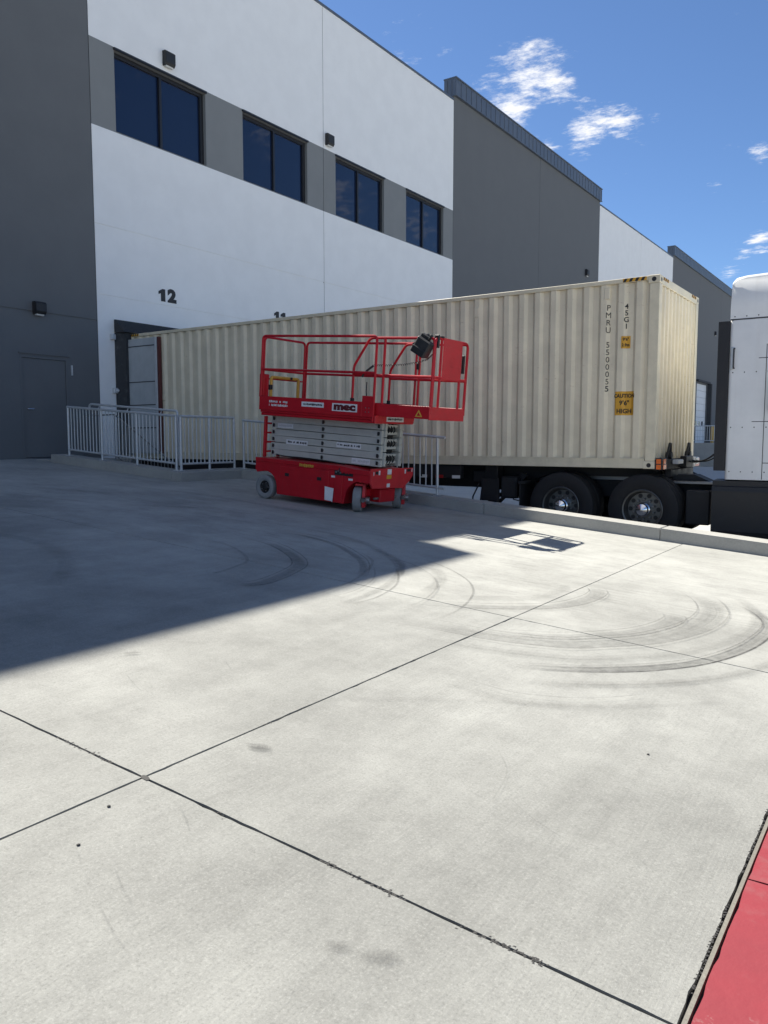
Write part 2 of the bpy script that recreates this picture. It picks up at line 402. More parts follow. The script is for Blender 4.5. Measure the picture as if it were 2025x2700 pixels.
# crumbs of black filler squeezed out of the cross joint
s_ = MB(); rr = random.Random(3)
for k in range(900):
    if rr.random() < .72:
        x = -.5 - rr.random()**1.3*3.4; y = 2.058 + rr.gauss(0, .0055)*(1 if rr.random() < .8 else 1.9)
    else:
        y = 1.2 + rr.random()*3.0; x = -2.594 + rr.gauss(0, .004)
    if mnoise.noise(Vector((x*2.3, y*2.3, 1))) < .12: continue
    a = rr.uniform(.002, .006); b_ = rr.uniform(.002, .005); z = rz(x)
    s_.add([(x-a, y-b_, z+.0005), (x+a, y-b_*.6, z+.0005), (x+a*.7, y+b_, z+.0005), (x-a*.6, y+b_, z+.0005), (x, y, z+.0012)],
           [(0, 1, 4), (1, 2, 4), (2, 3, 4), (3, 0, 4)])
obj('filler_crumbs', s_, 'sealant', pav, kind='stuff')
s_ = MB(); s_.add([(-2.612, 2.062, rz(-2.6)+.002), (-2.598, 2.048, rz(-2.6)+.002), (-2.560, 2.046, rz(-2.57)+.002), (-2.556, 2.062, rz(-2.57)+.002), (-2.585, 2.075, rz(-2.58)+.002), (-2.606, 2.072, rz(-2.6)+.002)], [tuple(range(6))])
obj('joint_patch', s_, 'sealant', pav)

# tyre smears
def smooth_line(pts, n=10):
    P_ = [Vector((*p, 0)) for p in pts]; out = []
    for i in range(len(P_)-1):
        p0 = P_[max(0, i-1)]; p1 = P_[i]; p2 = P_[i+1]; p3 = P_[min(len(P_)-1, i+2)]
        for k in range(n):
            t = k/n
            out.append(.5*((2*p1) + (p2-p0)*t + (2*p0-5*p1+4*p2-p3)*t*t + (3*p1-p0-3*p2+p3)*t**3))
    out.append(P_[-1]); return out
scr = [[(-2.046, 1.435), (-1.9, 1.38), (-1.762, 1.338)], [(-2.348, 1.565), (-2.29, 1.545), (-2.237, 1.512)], [(-2.309, 1.993), (-2.22, 1.945), (-2.124, 1.883)], [(-2.155, 1.58), (-2.05, 1.53), (-1.947, 1.492)],
       [(-3.405, 3.312), (-3.33, 3.27), (-3.254, 3.224)], [(-3.625, 2.773), (-3.48, 2.71), (-3.331, 2.652)], [(-2.408, 5.331), (-2.3, 5.24), (-2.204, 5.138)], [(-1.35, 2.9), (-1.2, 2.8), (-1.0, 2.72)], [(-1.6, 3.3), (-1.45, 3.1), (-1.38, 2.8)]]
marks = [
 (.15, 0.36, [(-2.22,4.4),(-1.96,4.58),(-1.7,4.78),(-1.4,5.12),(-1.17,5.52),(-1.02,6.05),(-.96,6.58),(-.97,6.98),(-1.09,7.31),(-1.28,7.58)]),
 (.022, 0.75, [(-2.0,4.50),(-1.69,4.73),(-1.38,5.06),(-1.13,5.5),(-.97,6.05),(-.91,6.58),(-.93,6.98),(-1.06,7.31)]),
 (.24, 0.22, [(-3.35,4.82),(-2.92,4.93),(-2.44,5.01),(-2.04,5.19),(-1.84,5.42),(-1.59,5.8),(-1.42,6.4),(-1.4,6.97),(-1.52,7.41),(-1.73,7.74)]),
 (.18, 0.21, [(-2.68,4.99),(-2.33,5.19),(-2.03,5.42),(-1.74,5.86),(-1.62,6.25),(-1.6,6.56),(-1.66,6.7)]),
 (.17, 0.22, [(-3.56,5.3),(-3.07,5.58),(-2.67,5.94),(-2.45,6.27),(-2.37,6.67),(-2.39,7.0),(-2.49,7.18)]),
 (.03, 0.34, [(-3.01,4.96),(-3.0,5.42),(-3.12,5.9),(-3.29,6.27),(-3.55,6.6),(-3.96,6.92),(-4.35,7.1)]),
 (.03, 0.34, [(-3.71,4.91),(-3.69,5.3),(-3.8,5.75),(-3.97,6.09),(-4.21,6.42)]),
 (.16, 0.17, [(-3.51,5.73),(-3.59,6.14),(-3.74,6.46),(-4.03,6.83)]),
 (.16, 0.28, [(-6.45,6.54),(-5.85,6.43),(-5.34,6.17),(-4.96,5.85),(-4.78,5.49),(-4.65,4.98),(-4.74,4.77)]),
 (.10, 0.34, [(-6.48,7.04),(-6.02,7.15),(-5.42,7.0),(-4.83,6.61),(-4.52,6.3),(-4.26,5.9)]),
 (.10, 0.22, [(-4.94,7.15),(-4.48,6.85),(-4.2,6.51),(-3.95,5.96),(-3.82,5.52),(-3.74,4.86)]),
 (.14, 0.12, [(-2.39,3.98),(-1.91,3.92),(-1.58,4.05),(-1.36,4.24),(-1.16,4.52)]),
 (.12, 0.11, [(-1.92,4.28),(-1.65,4.42),(-1.3,4.77),(-1.01,5.13)]),
 (.5, 0.07, [(-10.8,7.6),(-9.3,8.4),(-7.6,8.7),(-5.9,8.4)]),
 (.25, 0.14, [(-11.6,8.2),(-9.8,8.75),(-8.4,8.8),(-7.0,8.6)]),
 (.2, 0.13, [(-13.0,5.2),(-10.6,6.4),(-9.2,7.0),(-8.2,7.9)]),
 (.2, 0.13, [(-9.5,4.2),(-7.6,4.6),(-6.4,4.3),(-5.6,3.6)]),
 (.3, 0.11, [(-12.5,6.5),(-10.4,7.5),(-8.9,7.5),(-7.4,7.9)]),
 (.06, 0.09, [(-2.9,2.9),(-2.2,3.6),(-1.3,4.3),(-.8,4.9)]),
 (.2, 0.05, [(-1.9,.9),(-1.75,1.5),(-1.7,2.2),(-1.9,3.1)]),
 (.2, 0.04, [(-3.9,.6),(-3.4,1.6),(-3.3,2.7),(-3.6,4.1)]),
 (.3, 0.04, [(-1.6,1.6),(-1.2,2.4),(-1.05,3.2),(-1.1,4.1)]),
]
def offset(pts, d):
    o = []
    for k, p in enumerate(pts):
        a = pts[max(0, k-1)]; b_ = pts[min(len(pts)-1, k+1)]; L_ = math.hypot(b_[0]-a[0], b_[1]-a[1])
        o.append((p[0]-(b_[1]-a[1])/L_*d, p[1]+(b_[0]-a[0])/L_*d))
    return o
for q_ in scr: marks.append((.010, .16, q_))
for (j, d, wd, st) in ((0, .05, .02, .5), (0, -.28, .10, .22), (2, .13, .02, .4), (2, -.12, .03, .35), (2, -.34, .14, .2), (3, .09, .02, .4), (3, -.08, .02, .35), (4, .085, .02, .45), (4, -.08, .02, .35), (4, .3, .12, .18),
                       (8, .08, .02, .5), (8, -.07, .02, .5), (8, -.5, .05, .3), (9, .06, .02, .5), (9, .35, .12, .3), (10, -.3, .04, .3), (5, .32, .03, .3), (6, .22, .025, .3), (11, .1, .02, .25), (12, .3, .05, .2)):
    marks.append((wd, st, offset(marks[j][2], d)))
for i, (wd, st, pts) in enumerate(marks):
    L_ = smooth_line(pts); me = bpy.data.meshes.new('tyre_mark'); vs = []; fs = []; uvs = []
    dz = .0012 + .0004*i
    for k, p in enumerate(L_):
        a = L_[max(0, k-1)]; b_ = L_[min(len(L_)-1, k+1)]; d = (b_-a).normalized(); n_ = Vector((-d.y, d.x, 0))
        for s in (-.5, .5):
            q = p + n_*wd*s; vs.append((q.x, q.y, rz(q.x)+dz)); uvs.append((k/(len(L_)-1), s+.5))
    for k in range(len(L_)-1): fs.append((2*k, 2*k+1, 2*k+3, 2*k+2))
    me.from_pydata(vs, [], fs); ul = me.uv_layers.new(name='uv')
    for lp in me.loops: ul.data[lp.index].uv = uvs[lp.vertex_index]
    me.materials.append(M['mark']); o = link(bpy.data.objects.new('tyre_mark', me), pav); o['strength'] = st
# damp stains: small irregular blots
for (x, y, r1, r2, a, st) in ((-3.89, 3.03, .06, .028, .9, .5), (-2.43, 2.57, .075, .035, .4, .5), (-1.22, 1.78, .075, .035, .6, .36), (-1.34, 1.74, .05, .03, .5, .3)):
    me = bpy.data.meshes.new('stain'); vs = [(x, y, rz(x)+.011)]; uvs = [(.5, .5)]; N_ = 24
    for k in range(N_):
        t = 2*math.pi*k/N_; q = 1+.25*mnoise.noise(Vector((math.cos(t)*1.5, math.sin(t)*1.5, x)))
        ux, uy = math.cos(t)*r1*q, math.sin(t)*r2*q
        X_ = x+ux*math.cos(a)-uy*math.sin(a); Y_ = y+ux*math.sin(a)+uy*math.cos(a)
        vs.append((X_, Y_, rz(X_)+.011)); uvs.append((.5, 1.0))
    me.from_pydata(vs, [], [(0, 1+k, 1+(k+1) % N_) for k in range(N_)]); ul = me.uv_layers.new(name='uv')
    for lp in me.loops: ul.data[lp.index].uv = uvs[lp.vertex_index]
    me.materials.append(M['mark']); o = link(bpy.data.objects.new('stain', me), pav); o['strength'] = st

# red painted walk on the right with its expansion joint
walk = struct_root('red_painted_walk')
for (y0, y1) in ((-12, -6.5), (-6.5, -3.4), (-3.4, -.25), (-.25, 2.915), (2.915, 6.1), (6.1, 10.6)):
    obj('slab', slab_mb(-.436, .30, y0+.004, y1-.004, lambda x: rz(-.4)+.012, .003), 'redwalk', walk, label='red painted slab')
    obj('slab', slab_mb(.306, 1.88, y0+.004, y1-.004, lambda x: rz(-.4)+.012, .003), 'slab', walk)
s_ = MB(); s_.box(-.4565, -.4435, -26, 10.6, rz(-.43)-.06, rz(-.43)+.004); obj('joint_filler', s_, 'filler', walk)
s_ = MB(); s_.box(-.4665, -.435, -26, 10.6, rz(-.43)-.07, rz(-.43)-.016); s_.box(-.435, 1.88, -12, 10.6, -.05, rz(-.4)-.005); obj('joint_sealant', s_, 'sealant', walk)
s_ = MB()
for k in range(420):
    y = 1.6 + rr.random()*2.8; x = -.464 + rr.gauss(0, .003); a = rr.uniform(.0015, .0045); z = rz(x)
    if mnoise.noise(Vector((5, y*3, 1))) < -.15: continue
    s_.add([(x-a, y-a, z+.0005), (x+a, y-a*.6, z+.0005), (x+a*.7, y+a, z+.0005), (x-a*.6, y+a, z+.0005), (x, y, z+.0012)], [(0, 1, 4), (1, 2, 4), (2, 3, 4), (3, 0, 4)])
obj('filler_crumbs', s_, 'sealant', walk, kind='stuff')

# pebbles
def pebble(x, y, r, label):
    bm = bmesh.new(); bmesh.ops.create_icosphere(bm, subdivisions=1, radius=r)
    for v in bm.verts: v.co = Vector((v.co.x*random.uniform(.8, 1.2), v.co.y*random.uniform(.8, 1.2), v.co.z*.6))
    me = bpy.data.meshes.new('pebble'); bm.to_mesh(me); bm.free(); me.materials.append(M['sealant'])
    o = link(bpy.data.objects.new('pebble', me)); o.location = (x, y, rz(x)+r*.4); tag(o, label, 'pebble')
pebble(-2.5, 1.82, .008, 'dark pebble on the concrete just below the joint crossing')
pebble(-2.36, 1.59, .007, 'smaller dark pebble, lower left of the joint crossing')
pebble(-1.02, 3.75, .007, 'tiny dark pebble on sunlit concrete left of the red walk')

# ================================================================== WAREHOUSE
bld = thing('warehouse', 'long white and grey tilt-up concrete warehouse with dark upper windows', 'building', (XW, 20, 0))
inv = Matrix.Translation((-XW, -20, 0))
def bobj(name, mb, mats, parent=None, smooth=None, label=None):
    if parent is None: return obj(name, mb.xf(inv), mats, bld, smooth, label)
    return obj(name, mb.xf(inv), mats, parent, smooth, label)
SLOT = ['white', 'dgrey', 'mgrey']
def wall_panel(y0, y1, z0, z1, ops=(), grooves=(), bands=(), base=0):
    """bands: (z0,z1,slot) paint; ops: (y0,y1,z0,z1) window/door holes; grooves: heights of the cast reveals"""
    g = .010
    ys = {y0+g, y1-g}; zs = {z0, z1}
    for a, b_, c, d in ops: ys |= {a, b_}; zs |= {c, d}
    for q in grooves: zs |= {q-.016, q+.016}
    for a, b_, s in bands: zs |= {max(z0, a), min(z1, b_)}
    ys = sorted(ys); zs = sorted(zs); mb = MB(); TH = .26
    def cell(i, j):
        if i < 0 or j < 0 or i >= len(ys)-1 or j >= len(zs)-1: return 'out'
        yc = (ys[i]+ys[i+1])/2; zc_ = (zs[j]+zs[j+1])/2
        for a, b_, c, d in ops:
            if a < yc < b_ and c < zc_ < d: return None
        for q in grooves:
            if abs(zc_-q) < .016: return .018
        return 0.0
    def slot(i, j):
        zc_ = (zs[j]+zs[j+1])/2
        for a, b_, s in bands:
            if a < zc_ < b_: return s
        return base
    for i in range(len(ys)-1):
        for j in range(len(zs)-1):
            d = cell(i, j)
            if d is None: continue
            x = XW - d; s = slot(i, j)
            mb.add([(x, ys[i], zs[j]), (x, ys[i+1], zs[j]), (x, ys[i+1], zs[j+1]), (x, ys[i], zs[j+1])], [(0, 1, 2, 3)], s)
            for di, dj in ((-1, 0), (1, 0), (0, -1), (0, 1)):
                e = cell(i+di, j+dj)
                xe = XW - TH if e in (None, 'out') else XW - e
                if xe < x - 1e-6:
                    if di: yy = ys[i] if di < 0 else ys[i+1]; q = [(x, yy, zs[j]), (x, yy, zs[j+1]), (xe, yy, zs[j+1]), (xe, yy, zs[j])]
                    else: zz = zs[j] if dj < 0 else zs[j+1]; q = [(x, ys[i], zz), (x, ys[i+1], zz), (xe, ys[i+1], zz), (xe, ys[i], zz)]
                    mb.add(q, [(0, 1, 2, 3)], s)
    return mb
GR = (4.96, 6.53)
WIN = [(12.27, 13.66, 15.06), (16.41, 17.75, 19.14), (20.53, 21.83, 23.24), (24.64, 25.93, 27.30)]
ZW0, ZW1 = 8.71, 10.50
DOOR = (9.66, 10.80, 1.27, 3.44)
ZP = 14.70; ZG = 14.95
dock = lambda yc: (yc-1.25, yc+1.25, 1.26, 4.05)
band = ((8.69, 10.57, 2),)
# (y0, y1, top, base, openings, bands)
pan = [(-24, -14.5, ZG, 1, [], ()), (-14.5, -6.0, ZG, 1, [], ()), (-6.0, 3.2, ZG, 1, [], ()), (3.2, 11.6, ZG, 1, [DOOR], ()),
       (11.6, 19.92, ZP, 0, [(a, c, ZW0, ZW1) for a, b_, c in WIN[:2]] + [dock(13.55), dock(17.75)], band),
       (19.92, 28.05, ZP, 0, [(a, c, ZW0, ZW1) for a, b_, c in WIN[2:]], band)]
for a, b_ in ((28.05, 36.42), (36.42, 44.78)): pan.append((a, b_, ZG, 1, [], ()))
for a, b_ in ((44.78, 52.65), (52.65, 60.45)): pan.append((a, b_, ZP, 0, [], ()))
DOOR2 = (68.95, 72.75, 1.3, 6.25)
for a, b_ in ((60.45, 68.8), (68.8, 77.2), (77.2, 85.6), (85.6, 94)): pan.append((a, b_, ZG, 1, [DOOR2] if a == 68.8 else [], ()))
for (y0, y1, top, base, ops, bands) in pan:
    gr = (4.36,) if base == 1 and y1 < 12 else (GR if base == 0 else ())
    bobj('wall_panel', wall_panel(y0, y1, -.1, top, ops, gr, bands, base), SLOT)
for q in [p_[0] for p_ in pan[1:]]:
    s_ = MB(); s_.box(XW-.2, XW-.008, q-.0085, q+.0085, 0, 14.68); bobj('panel_joint', s_, 'joint')
# roof, side and back walls close the volume
s_ = MB(); s_.box(-75, XW-.27, -23.9, 93.9, 14.1, 14.4); bobj('roof', s_, 'mgrey')
s_ = MB(); s_.box(-75, XW-.27, -24, -23.75, -.1, 14.9); s_.box(-75, XW-.27, 93.75, 94, -.1, 14.9); s_.box(-75.2, -75, -24, 94, -.1, 14.9); bobj('rear_wall', s_, 'dgrey')
s_ = MB(); s_.box(XW-2.2, XW-2.0, -20, 93, 0, 14); bobj('blackout_sheet', s_, 'interior')  # near-black sheet, its colour stands in for the unlit interior
# metal caps on the grey bays: ribbed fascia, returns on both ends
def cap(y0, y1):
    z0, z1 = ZG-.04, 15.52; f = XW+.09
    s = MB(); s.box(XW-.42, f, y0, y1, z0, z1)
    n = int((y1-y0)/.42)
    for k in range(n+1):
        y = y0+.01+(y1-y0-.05)*k/n; s.box(f+.001, f+.014, y, y+.025, z0+.03, z1-.05)
    s.box(XW-.44, f+.04, y0-.015, y1+.015, z1+.001, z1+.05); s.box(XW-.1, f+.035, y0-.01, y1+.01, z0-.035, z0-.001)
    for k in range(2): s.box(XW-.3+k*.2, XW-.27+k*.2, y0-.027, y0-.002, z0+.03, z1-.05); s.box(XW-.3+k*.2, XW-.27+k*.2, y1+.002, y1+.027, z0+.03, z1-.05)
    return s
for a, b_ in ((-24, 11.6), (28.02, 44.80), (60.43, 94)): bobj('parapet_cap', cap(a, b_), 'cap')
for a, b_ in ((11.63, 28.0), (44.83, 60.4)):
    s_ = MB(); s_.box(XW-.32, XW+.03, a, b_, ZP+.002, ZP+.07); bobj('coping', s_, 'cap')
# windows: frame, two panes
for a, m_, c in WIN:
    f = MB(); x0, x1 = XW-.19, XW-.09
    f.box(x0, x1, a+.001, a+.05, ZW0+.001, ZW1-.001); f.box(x0, x1, c-.11, c-.001, ZW0+.001, ZW1-.001)
    f.box(x0, x1, a+.05, c-.11, ZW0+.001, ZW0+.05); f.box(x0, x1, a+.05, c-.11, ZW1-.09, ZW1-.001)
    f.box(x0, x1+.01, m_-.035, m_+.035, ZW0+.05, ZW1-.09)
    wo = bobj('window', f, 'frame')
    for p0, p1 in ((a+.05, m_-.035), (m_+.035, c-.11)):
        g = MB(); g.box(XW-.16, XW-.14, p0+.001, p1-.001, ZW0+.051, ZW1-.091); pn_ = bobj('pane', g, 'glass', wo); pn_.data.transform(Matrix.Translation((-.15, (p0+p1)/2-20, 0)) @ Matrix.Rotation(R(random.uniform(-.35, .35)), 4, 'Z') @ Matrix.Translation((.15, -((p0+p1)/2-20), 0)))
    s_ = MB(); s_.box(XW+.001, XW+.05, a-.02, c+.02, ZW1+.002, ZW1+.05); bobj('window_head', s_, 'frame')
# plain door in the dark bay
s_ = MB(); y0, y1, z0, z1 = DOOR
s_.box(XW-.07, XW-.018, y0+.06, y1-.06, z0+.01, z1-.06, .004); dr = bobj('door', s_, 'dgrey')
s_ = MB(); s_.box(XW-.12, XW+.002, y0+.001, y0+.055, z0, z1-.001); s_.box(XW-.12, XW+.002, y1-.055, y1-.001, z0, z1-.001); s_.box(XW-.12, XW+.002, y0+.055, y1-.055, z1-.055, z1-.001)
s_.box(XW+.001, XW+.025, y0-.02, y1+.04, z1+.03, z1+.05)
bobj('frame', s_, 'dgrey', dr)
s_ = MB(); s_.tube(fillet([(XW-.05, 9.80, 2.31), (XW+.03, 9.80, 2.31), (XW+.03, 9.93, 2.31)], .02), .012, 8); s_.cyl((XW-.05, 9.8, 2.31), (XW-.035, 9.8, 2.31), .035, 14); s_.box(XW-.05, XW-.04, 9.765, 9.835, 2.36, 2.44)
bobj('handle', s_, 'chrome', dr, 40)
s_ = MB(); s_.box(XW+.001, XW+.02, 10.875, 10.91, 3.08, 3.30); bobj('alarm_contact', s_, 'galv')
# white roll-up door far along
y0, y1, z0, z1 = DOOR2
rd = None
s_ = MB()
for k in range(9):
    a = z0+(z1-z0)*k/9; s_.box(XW-.16, XW-.10, y0+.02, y1-.02, a+.01, z0+(z1-z0)*(k+1)/9-.008)
rd = bobj('roll_door', s_, 'white')
for k in range(3):
    s_ = MB(); s_.box(XW-.099, XW-.09, y0+.35+k*1.05, y0+.85+k*1.05, 2.80, 3.16); bobj('pane', s_, 'glass', rd)
s_ = MB(); s_.box(XW+.001, XW+.35, y1+.01, y1+.30, z0, z1+.12); s_.box(XW+.001, XW+.2, y0-.3, y1+.3, z1+.125, z1+.28)
bobj('door_surround', s_, 'foam')
# dock 12 and 11: doors, foam seals, numerals
def dockset(yc, num):
    y0, y1, z0, z1 = dock(yc)
    s = MB()
    for k in range(5): s.box(XW-.2, XW-.15, y0+.02, y1-.02, z0+(z1-z0)*k/5+.01, z0+(z1-z0)*(k+1)/5-.006)
    bobj('dock_door', s, 'cdoor')
    p_ = MB()
    # ribbed head pad sloping outwards
    nz = 8
    for k in range(nz):
        a = k/nz; b2 = (k+1)/nz
        za = 4.44-.30*a; zb = 4.44-.30*b2; xa = XW+.05+.30*a; xb = XW+.05+.30*b2
        p_.prism([(XW+.001, za), (xa, za), (xb+.012, zb), (XW+.001, zb)], 'y', yc-1.50, yc+1.5)
    hd = bobj('dock_seal', p_, 'foam', None, None, 'ribbed black foam head pad above the dock')
    for s in (-1, 1):
        q = MB(); e = yc+s*1.5; i = yc+s*1.14
        q.prism([(XW+.002, e), (XW+.05, e), (XW+.27, yc+s*1.40), (XW+.27, i), (XW+.002, i)], 'z', 1.3, 4.13)
        bobj('side_pad', q, 'foam', hd)
    for s in (-1, 1):
        q = MB(); q.box(XW+.002, XW+.11, yc+s*.8-.15, yc+s*.8+.15, .85, 1.22, .01); bobj('dock_bumper', q, 'rubber')
    for k, dg in enumerate(num):
        if dg == '1':
            t = MB(); t.prism([(-.055, -.148), (.055, -.148), (.055, .150), (-.02, .150), (-.115, .085), (-.115, .015), (-.055, .045)], 'z', -.004, .004)
        else: t = text_mb(dg, .41, .027, .004)
        t = t.xf(Matrix.Translation((XW+.006, yc-.03+.28*k, 5.205)) @ FACE_PX @ Matrix.Diagonal((1.2, 1, 1, 1)))
        bobj('dock_numeral', t, 'num')
dockset(13.55, '12'); dockset(17.75, '11')
for (y, z, m_) in ((12.0, 2.80, 'galv'), (11.98, 4.03, 'galv')):
    s_ = MB(); s_.box(XW+.001, XW+.09, y-.06, y+.05, z-.06, z+.06, .008); jb = bobj('junction_box', s_, m_)
s_ = MB(); s_.cyl((XW+.09, 12.02, 2.8), (XW+.13, 12.02, 2.8), .03, 12); bobj('dock_button', s_, 'label')
# wall pack lights
def wall_light(y, z, label, sx=.28, sz=.34):
    t = thing('wall_light', label, 'wall light', (XW+.003, y, z), (0, 0, 0), 'wall pack lights on the warehouse')
    s = MB(); s.prism([(0, -sz/2), (0, sz/2), (.10, sz/2), (.15, sz/2-.04), (.15, -sz/2+.06), (.11, -sz/2)], 'y', -sx/2, sx/2); obj('housing', s, 'plastic', t)
    s = MB(); s.prism([(.02, -sz/2-.001), (.105, -sz/2-.001), (.09, -sz/2-.03), (.04, -sz/2-.03)], 'y', -sx/2+.03, sx/2-.03); obj('lens', s, 'lens', t)
wall_light(13.82, 10.86, 'black wall light above the upper window nearest the dark bay')
wall_light(20.15, 10.86, 'black wall light on white wall beside the middle panel joint')
wall_light(10.12, 4.44, 'dark wall light on the dark grey bay above the plain door', .24, .26)
wall_light(42.79, 10.67, 'small wall light near right end of the nearer grey bay')
wall_light(74.85, 10.86, 'distant wall light on the far grey bay beside the truck cab')

# ================================================================== KERB WALL, LANDING, STAIRS, RAILINGS
kw = thing('kerb_wall', 'low pale concrete kerb wall edging the ramp below the railings', 'kerb', (-11, 10.2, 0))
kin = Matrix.Translation((11, -10.2, 0))
KH = .165; KW = .40
def kblock(pts_in, pts_out):
    """vertical-sided block between two plan polylines (front, back), top follows the ramp"""
    ring = list(pts_in) + list(pts_out)[::-1]; n = len(ring); s = MB()
    ch = .012
    cx = sum(p[0] for p in ring)/n; cy = sum(p[1] for p in ring)/n
    s.add([(x, y, -.3) for x, y in ring] + [(x, y, rz(x)+KH-ch) for x, y in ring] + [(x+(cx-x)/max(1e-6, math.hypot(cx-x, cy-y))*ch, y+(cy-y)/max(1e-6, math.hypot(cx-x, cy-y))*ch, rz(x)+KH) for x, y in ring],
          [(i, (i+1) % n, n+(i+1) % n, n+i) for i in range(n)] + [(n+i, n+(i+1) % n, 2*n+(i+1) % n, 2*n+i) for i in range(n)] + [tuple(range(2*n, 3*n))])
    obj('kerb_block', s.xf(kin), 'kerb', kw)
Y1 = 9.80; XK = -11.06
for a, b_ in ((-15.0, -13.2), (-13.2, -11.32)): kblock([(a+.004, Y1), (b_-.004, Y1)], [(a+.004, Y1+KW), (b_-.004, Y1+KW)])
kblock([(-11.316, Y1), (XK, Y1), (XK, K3(XK)-.004)], [(-11.316, Y1+KW), (XK-KW, Y1+KW), (XK-KW, K3(XK)-.004)])
ksegs = [-11.46, -8.4, -5.62, -2.9, -.2, 2.6, 5.4]
for a, b_ in zip(ksegs[:-1], ksegs[1:]):
    kblock([(a+.005, K3(a)), (b_-.005, K3(b_))], [(a+.005, K3(a)+KW), (b_-.005, K3(b_)+KW)])

st = thing('stairs', 'grey concrete steps going down behind the ramp railing', 'stairs', (-13.5, 10.7, 0))
sin_ = Matrix.Translation((13.5, -10.7, 0))
s_ = MB(); s_.box(XW+.01, -14.55, Y1+.06, 11.5, -.05, 1.245, .01); obj('landing', s_.xf(sin_), 'kerb', st)
for k in range(7):
    s_ = MB(); x0 = -14.55+.30*k; s_.box(x0+.002, x0+.30, Y1+KW+.01, 11.3, -.05, 1.245-.17*(k+1), .008); obj('step', s_.xf(sin_), 'kerb', st)

GRP = 'galvanised railings along the kerb'
def railing(label, p0, p1, zf, posts, sp=.11, H=1.0, low=.13, hand=False):
    """straight railing from plan point p0 to p1; zf(x) is the top of the kerb under it"""
    t = thing('railing', label, 'railing', (p0[0], p0[1], zf(p0[0])), (0, 0, 0), GRP)
    L = math.hypot(p1[0]-p0[0], p1[1]-p0[1])
    def P(u, h): x = p0[0]+(p1[0]-p0[0])*u/L; y = p0[1]+(p1[1]-p0[1])*u/L; return Vector((x-p0[0], y-p0[1], zf(x)-zf(p0[0])+h))
    s = MB(); s.tube([P(-.02, H), P(L+.02, H)], .024, 10); obj('top_rail', s, 'galv', t, 40)
    s = MB(); s.tube([P(0, low), P(L, low)], .02, 10); obj('bottom_rail', s, 'galv', t, 40)
    for u in posts:
        s = MB(); s.tube([P(u, 0), P(u, H)], .024, 10); s.box(-.05, .05, -.05, .05, 0, .012, mat=Matrix.Translation(P(u, 0))); obj('post', s, 'galv', t, 40)
    n = int(L/sp); proto = None
    for k in range(1, n):
        u = L*k/n
        if min(abs(u-q) for q in posts) < .05: continue
        if proto is None:
            s = MB(); s.tube([(0, 0, 0), (0, 0, H-low-.02)], .0115, 6); proto = obj('baluster', s, 'galv', t, 40); proto.location = P(u, low+.01)
        else: like(proto, t, P(u, low+.01))
    if hand:
        s = MB(); n_ = Vector((0, .10, .09))
        s.tube(fillet([P(.55, H-.12)+n_, P(.6, H)+n_, P(L-.06, H)+n_, P(L-.03, H-1.0)+n_], .06), .022, 10)
        for u in (.9, L*.55, L-.5): s.tube([P(u, H-.02), P(u, H-.05)+n_*.9, P(u, H-.01)+n_], .008, 6)
        obj('handrail', s, 'galv', t, 40)
    return t
zk = lambda x: rz(x)+KH
railing('galvanised railing with tall handrail from the dark wall to the kerb corner', (-14.60, Y1+.16), (-11.36, Y1+.16), zk, [0, 1.08, 2.14, 3.24], .1, 1.0, .13, True)
railing('short galvanised railing left of the red lift, running away from the kerb corner', (XK-.22, Y1+.20), (XK-.22, K3(XK)+.02), zk, [0, .70, 1.36], .095)
railing('galvanised railing behind the red lift, ending in a bright post by the truck wheels', (XK-.12, K3(XK)+.2), (-6.48, K3(-6.48)+.2), zk, [0, 1.5, 3.05, 4.58], .115, .96)
# stair guard beyond the steps
t = thing('stair_guard', 'grey sloping stair railing seen through the kerb railing', 'railing', (-14.6, 11.1, 1.2))
def SP(u, h): return Vector((2.1*u, 0, -1.17*u+h))
s_ = MB(); s_.tube([(-1.1, 0, 1.0), SP(0, 1.0), SP(1, 1.0)], .016, 8); obj('top_rail', s_, 'steel', t, 40)
s_ = MB(); s_.tube([(-1.1, 0, .12), SP(0, .12), SP(1, .12)], .014, 8); obj('bottom_rail', s_, 'steel', t, 40)
for u in (0, .5, 1):
    s_ = MB(); s_.tube([SP(u, 0.03), SP(u, 1.0)], .016, 8); obj('post', s_, 'steel', t, 40)
pr = None
for k in range(1, 20):
    if k == 10: continue
    if pr is None: s_ = MB(); s_.tube([(0, 0, 0), (0, 0, .87)], .009, 6); pr = obj('baluster', s_, 'steel', t, 40); pr.location = SP(k/20, .12)
    else: like(pr, t, SP(k/20, .12))

# ================================================================== SHIPPING CONTAINER
con = thing('shipping_container', 'cream high-cube corrugated shipping container backed onto dock twelve', 'shipping container', (XF-CL/2, YC+CWD/2, ZB))
ci = Matrix.Translation((-(XF-CL/2), -(YC+CWD/2), -ZB))
def cobj(name, mb, mats, parent=None, smooth=None, label=None): return obj(name, mb.xf(ci), mats, con if parent is None else parent, smooth, label)
X0, X1 = XF-CL, XF; Y0_, Y1_ = YC, YC+CWD; Z0, Z1 = ZB, ZB+CH
PP = .275; XS0, XS1 = X0+.16, X1-.155
def corr(u, pitch=PP, dep=.044):
    f = (u % pitch)/pitch
    if f < .31: return 0.0
    if f < .49: return dep*(f-.31)/.18
    if f < .82: return dep
    return dep*(1-(f-.82)/.18)
def breaks(L, pitch=PP):
    out = [0.0]; k = 0
    while True:
        for q in (0, .31, .49, .82):
            u = (k+q)*pitch
            if 1e-6 < u < L: out.append(u)
        k += 1
        if k*pitch > L: break
    out.append(L); return out
ZR0, ZR1 = Z0+.155, Z1-.075
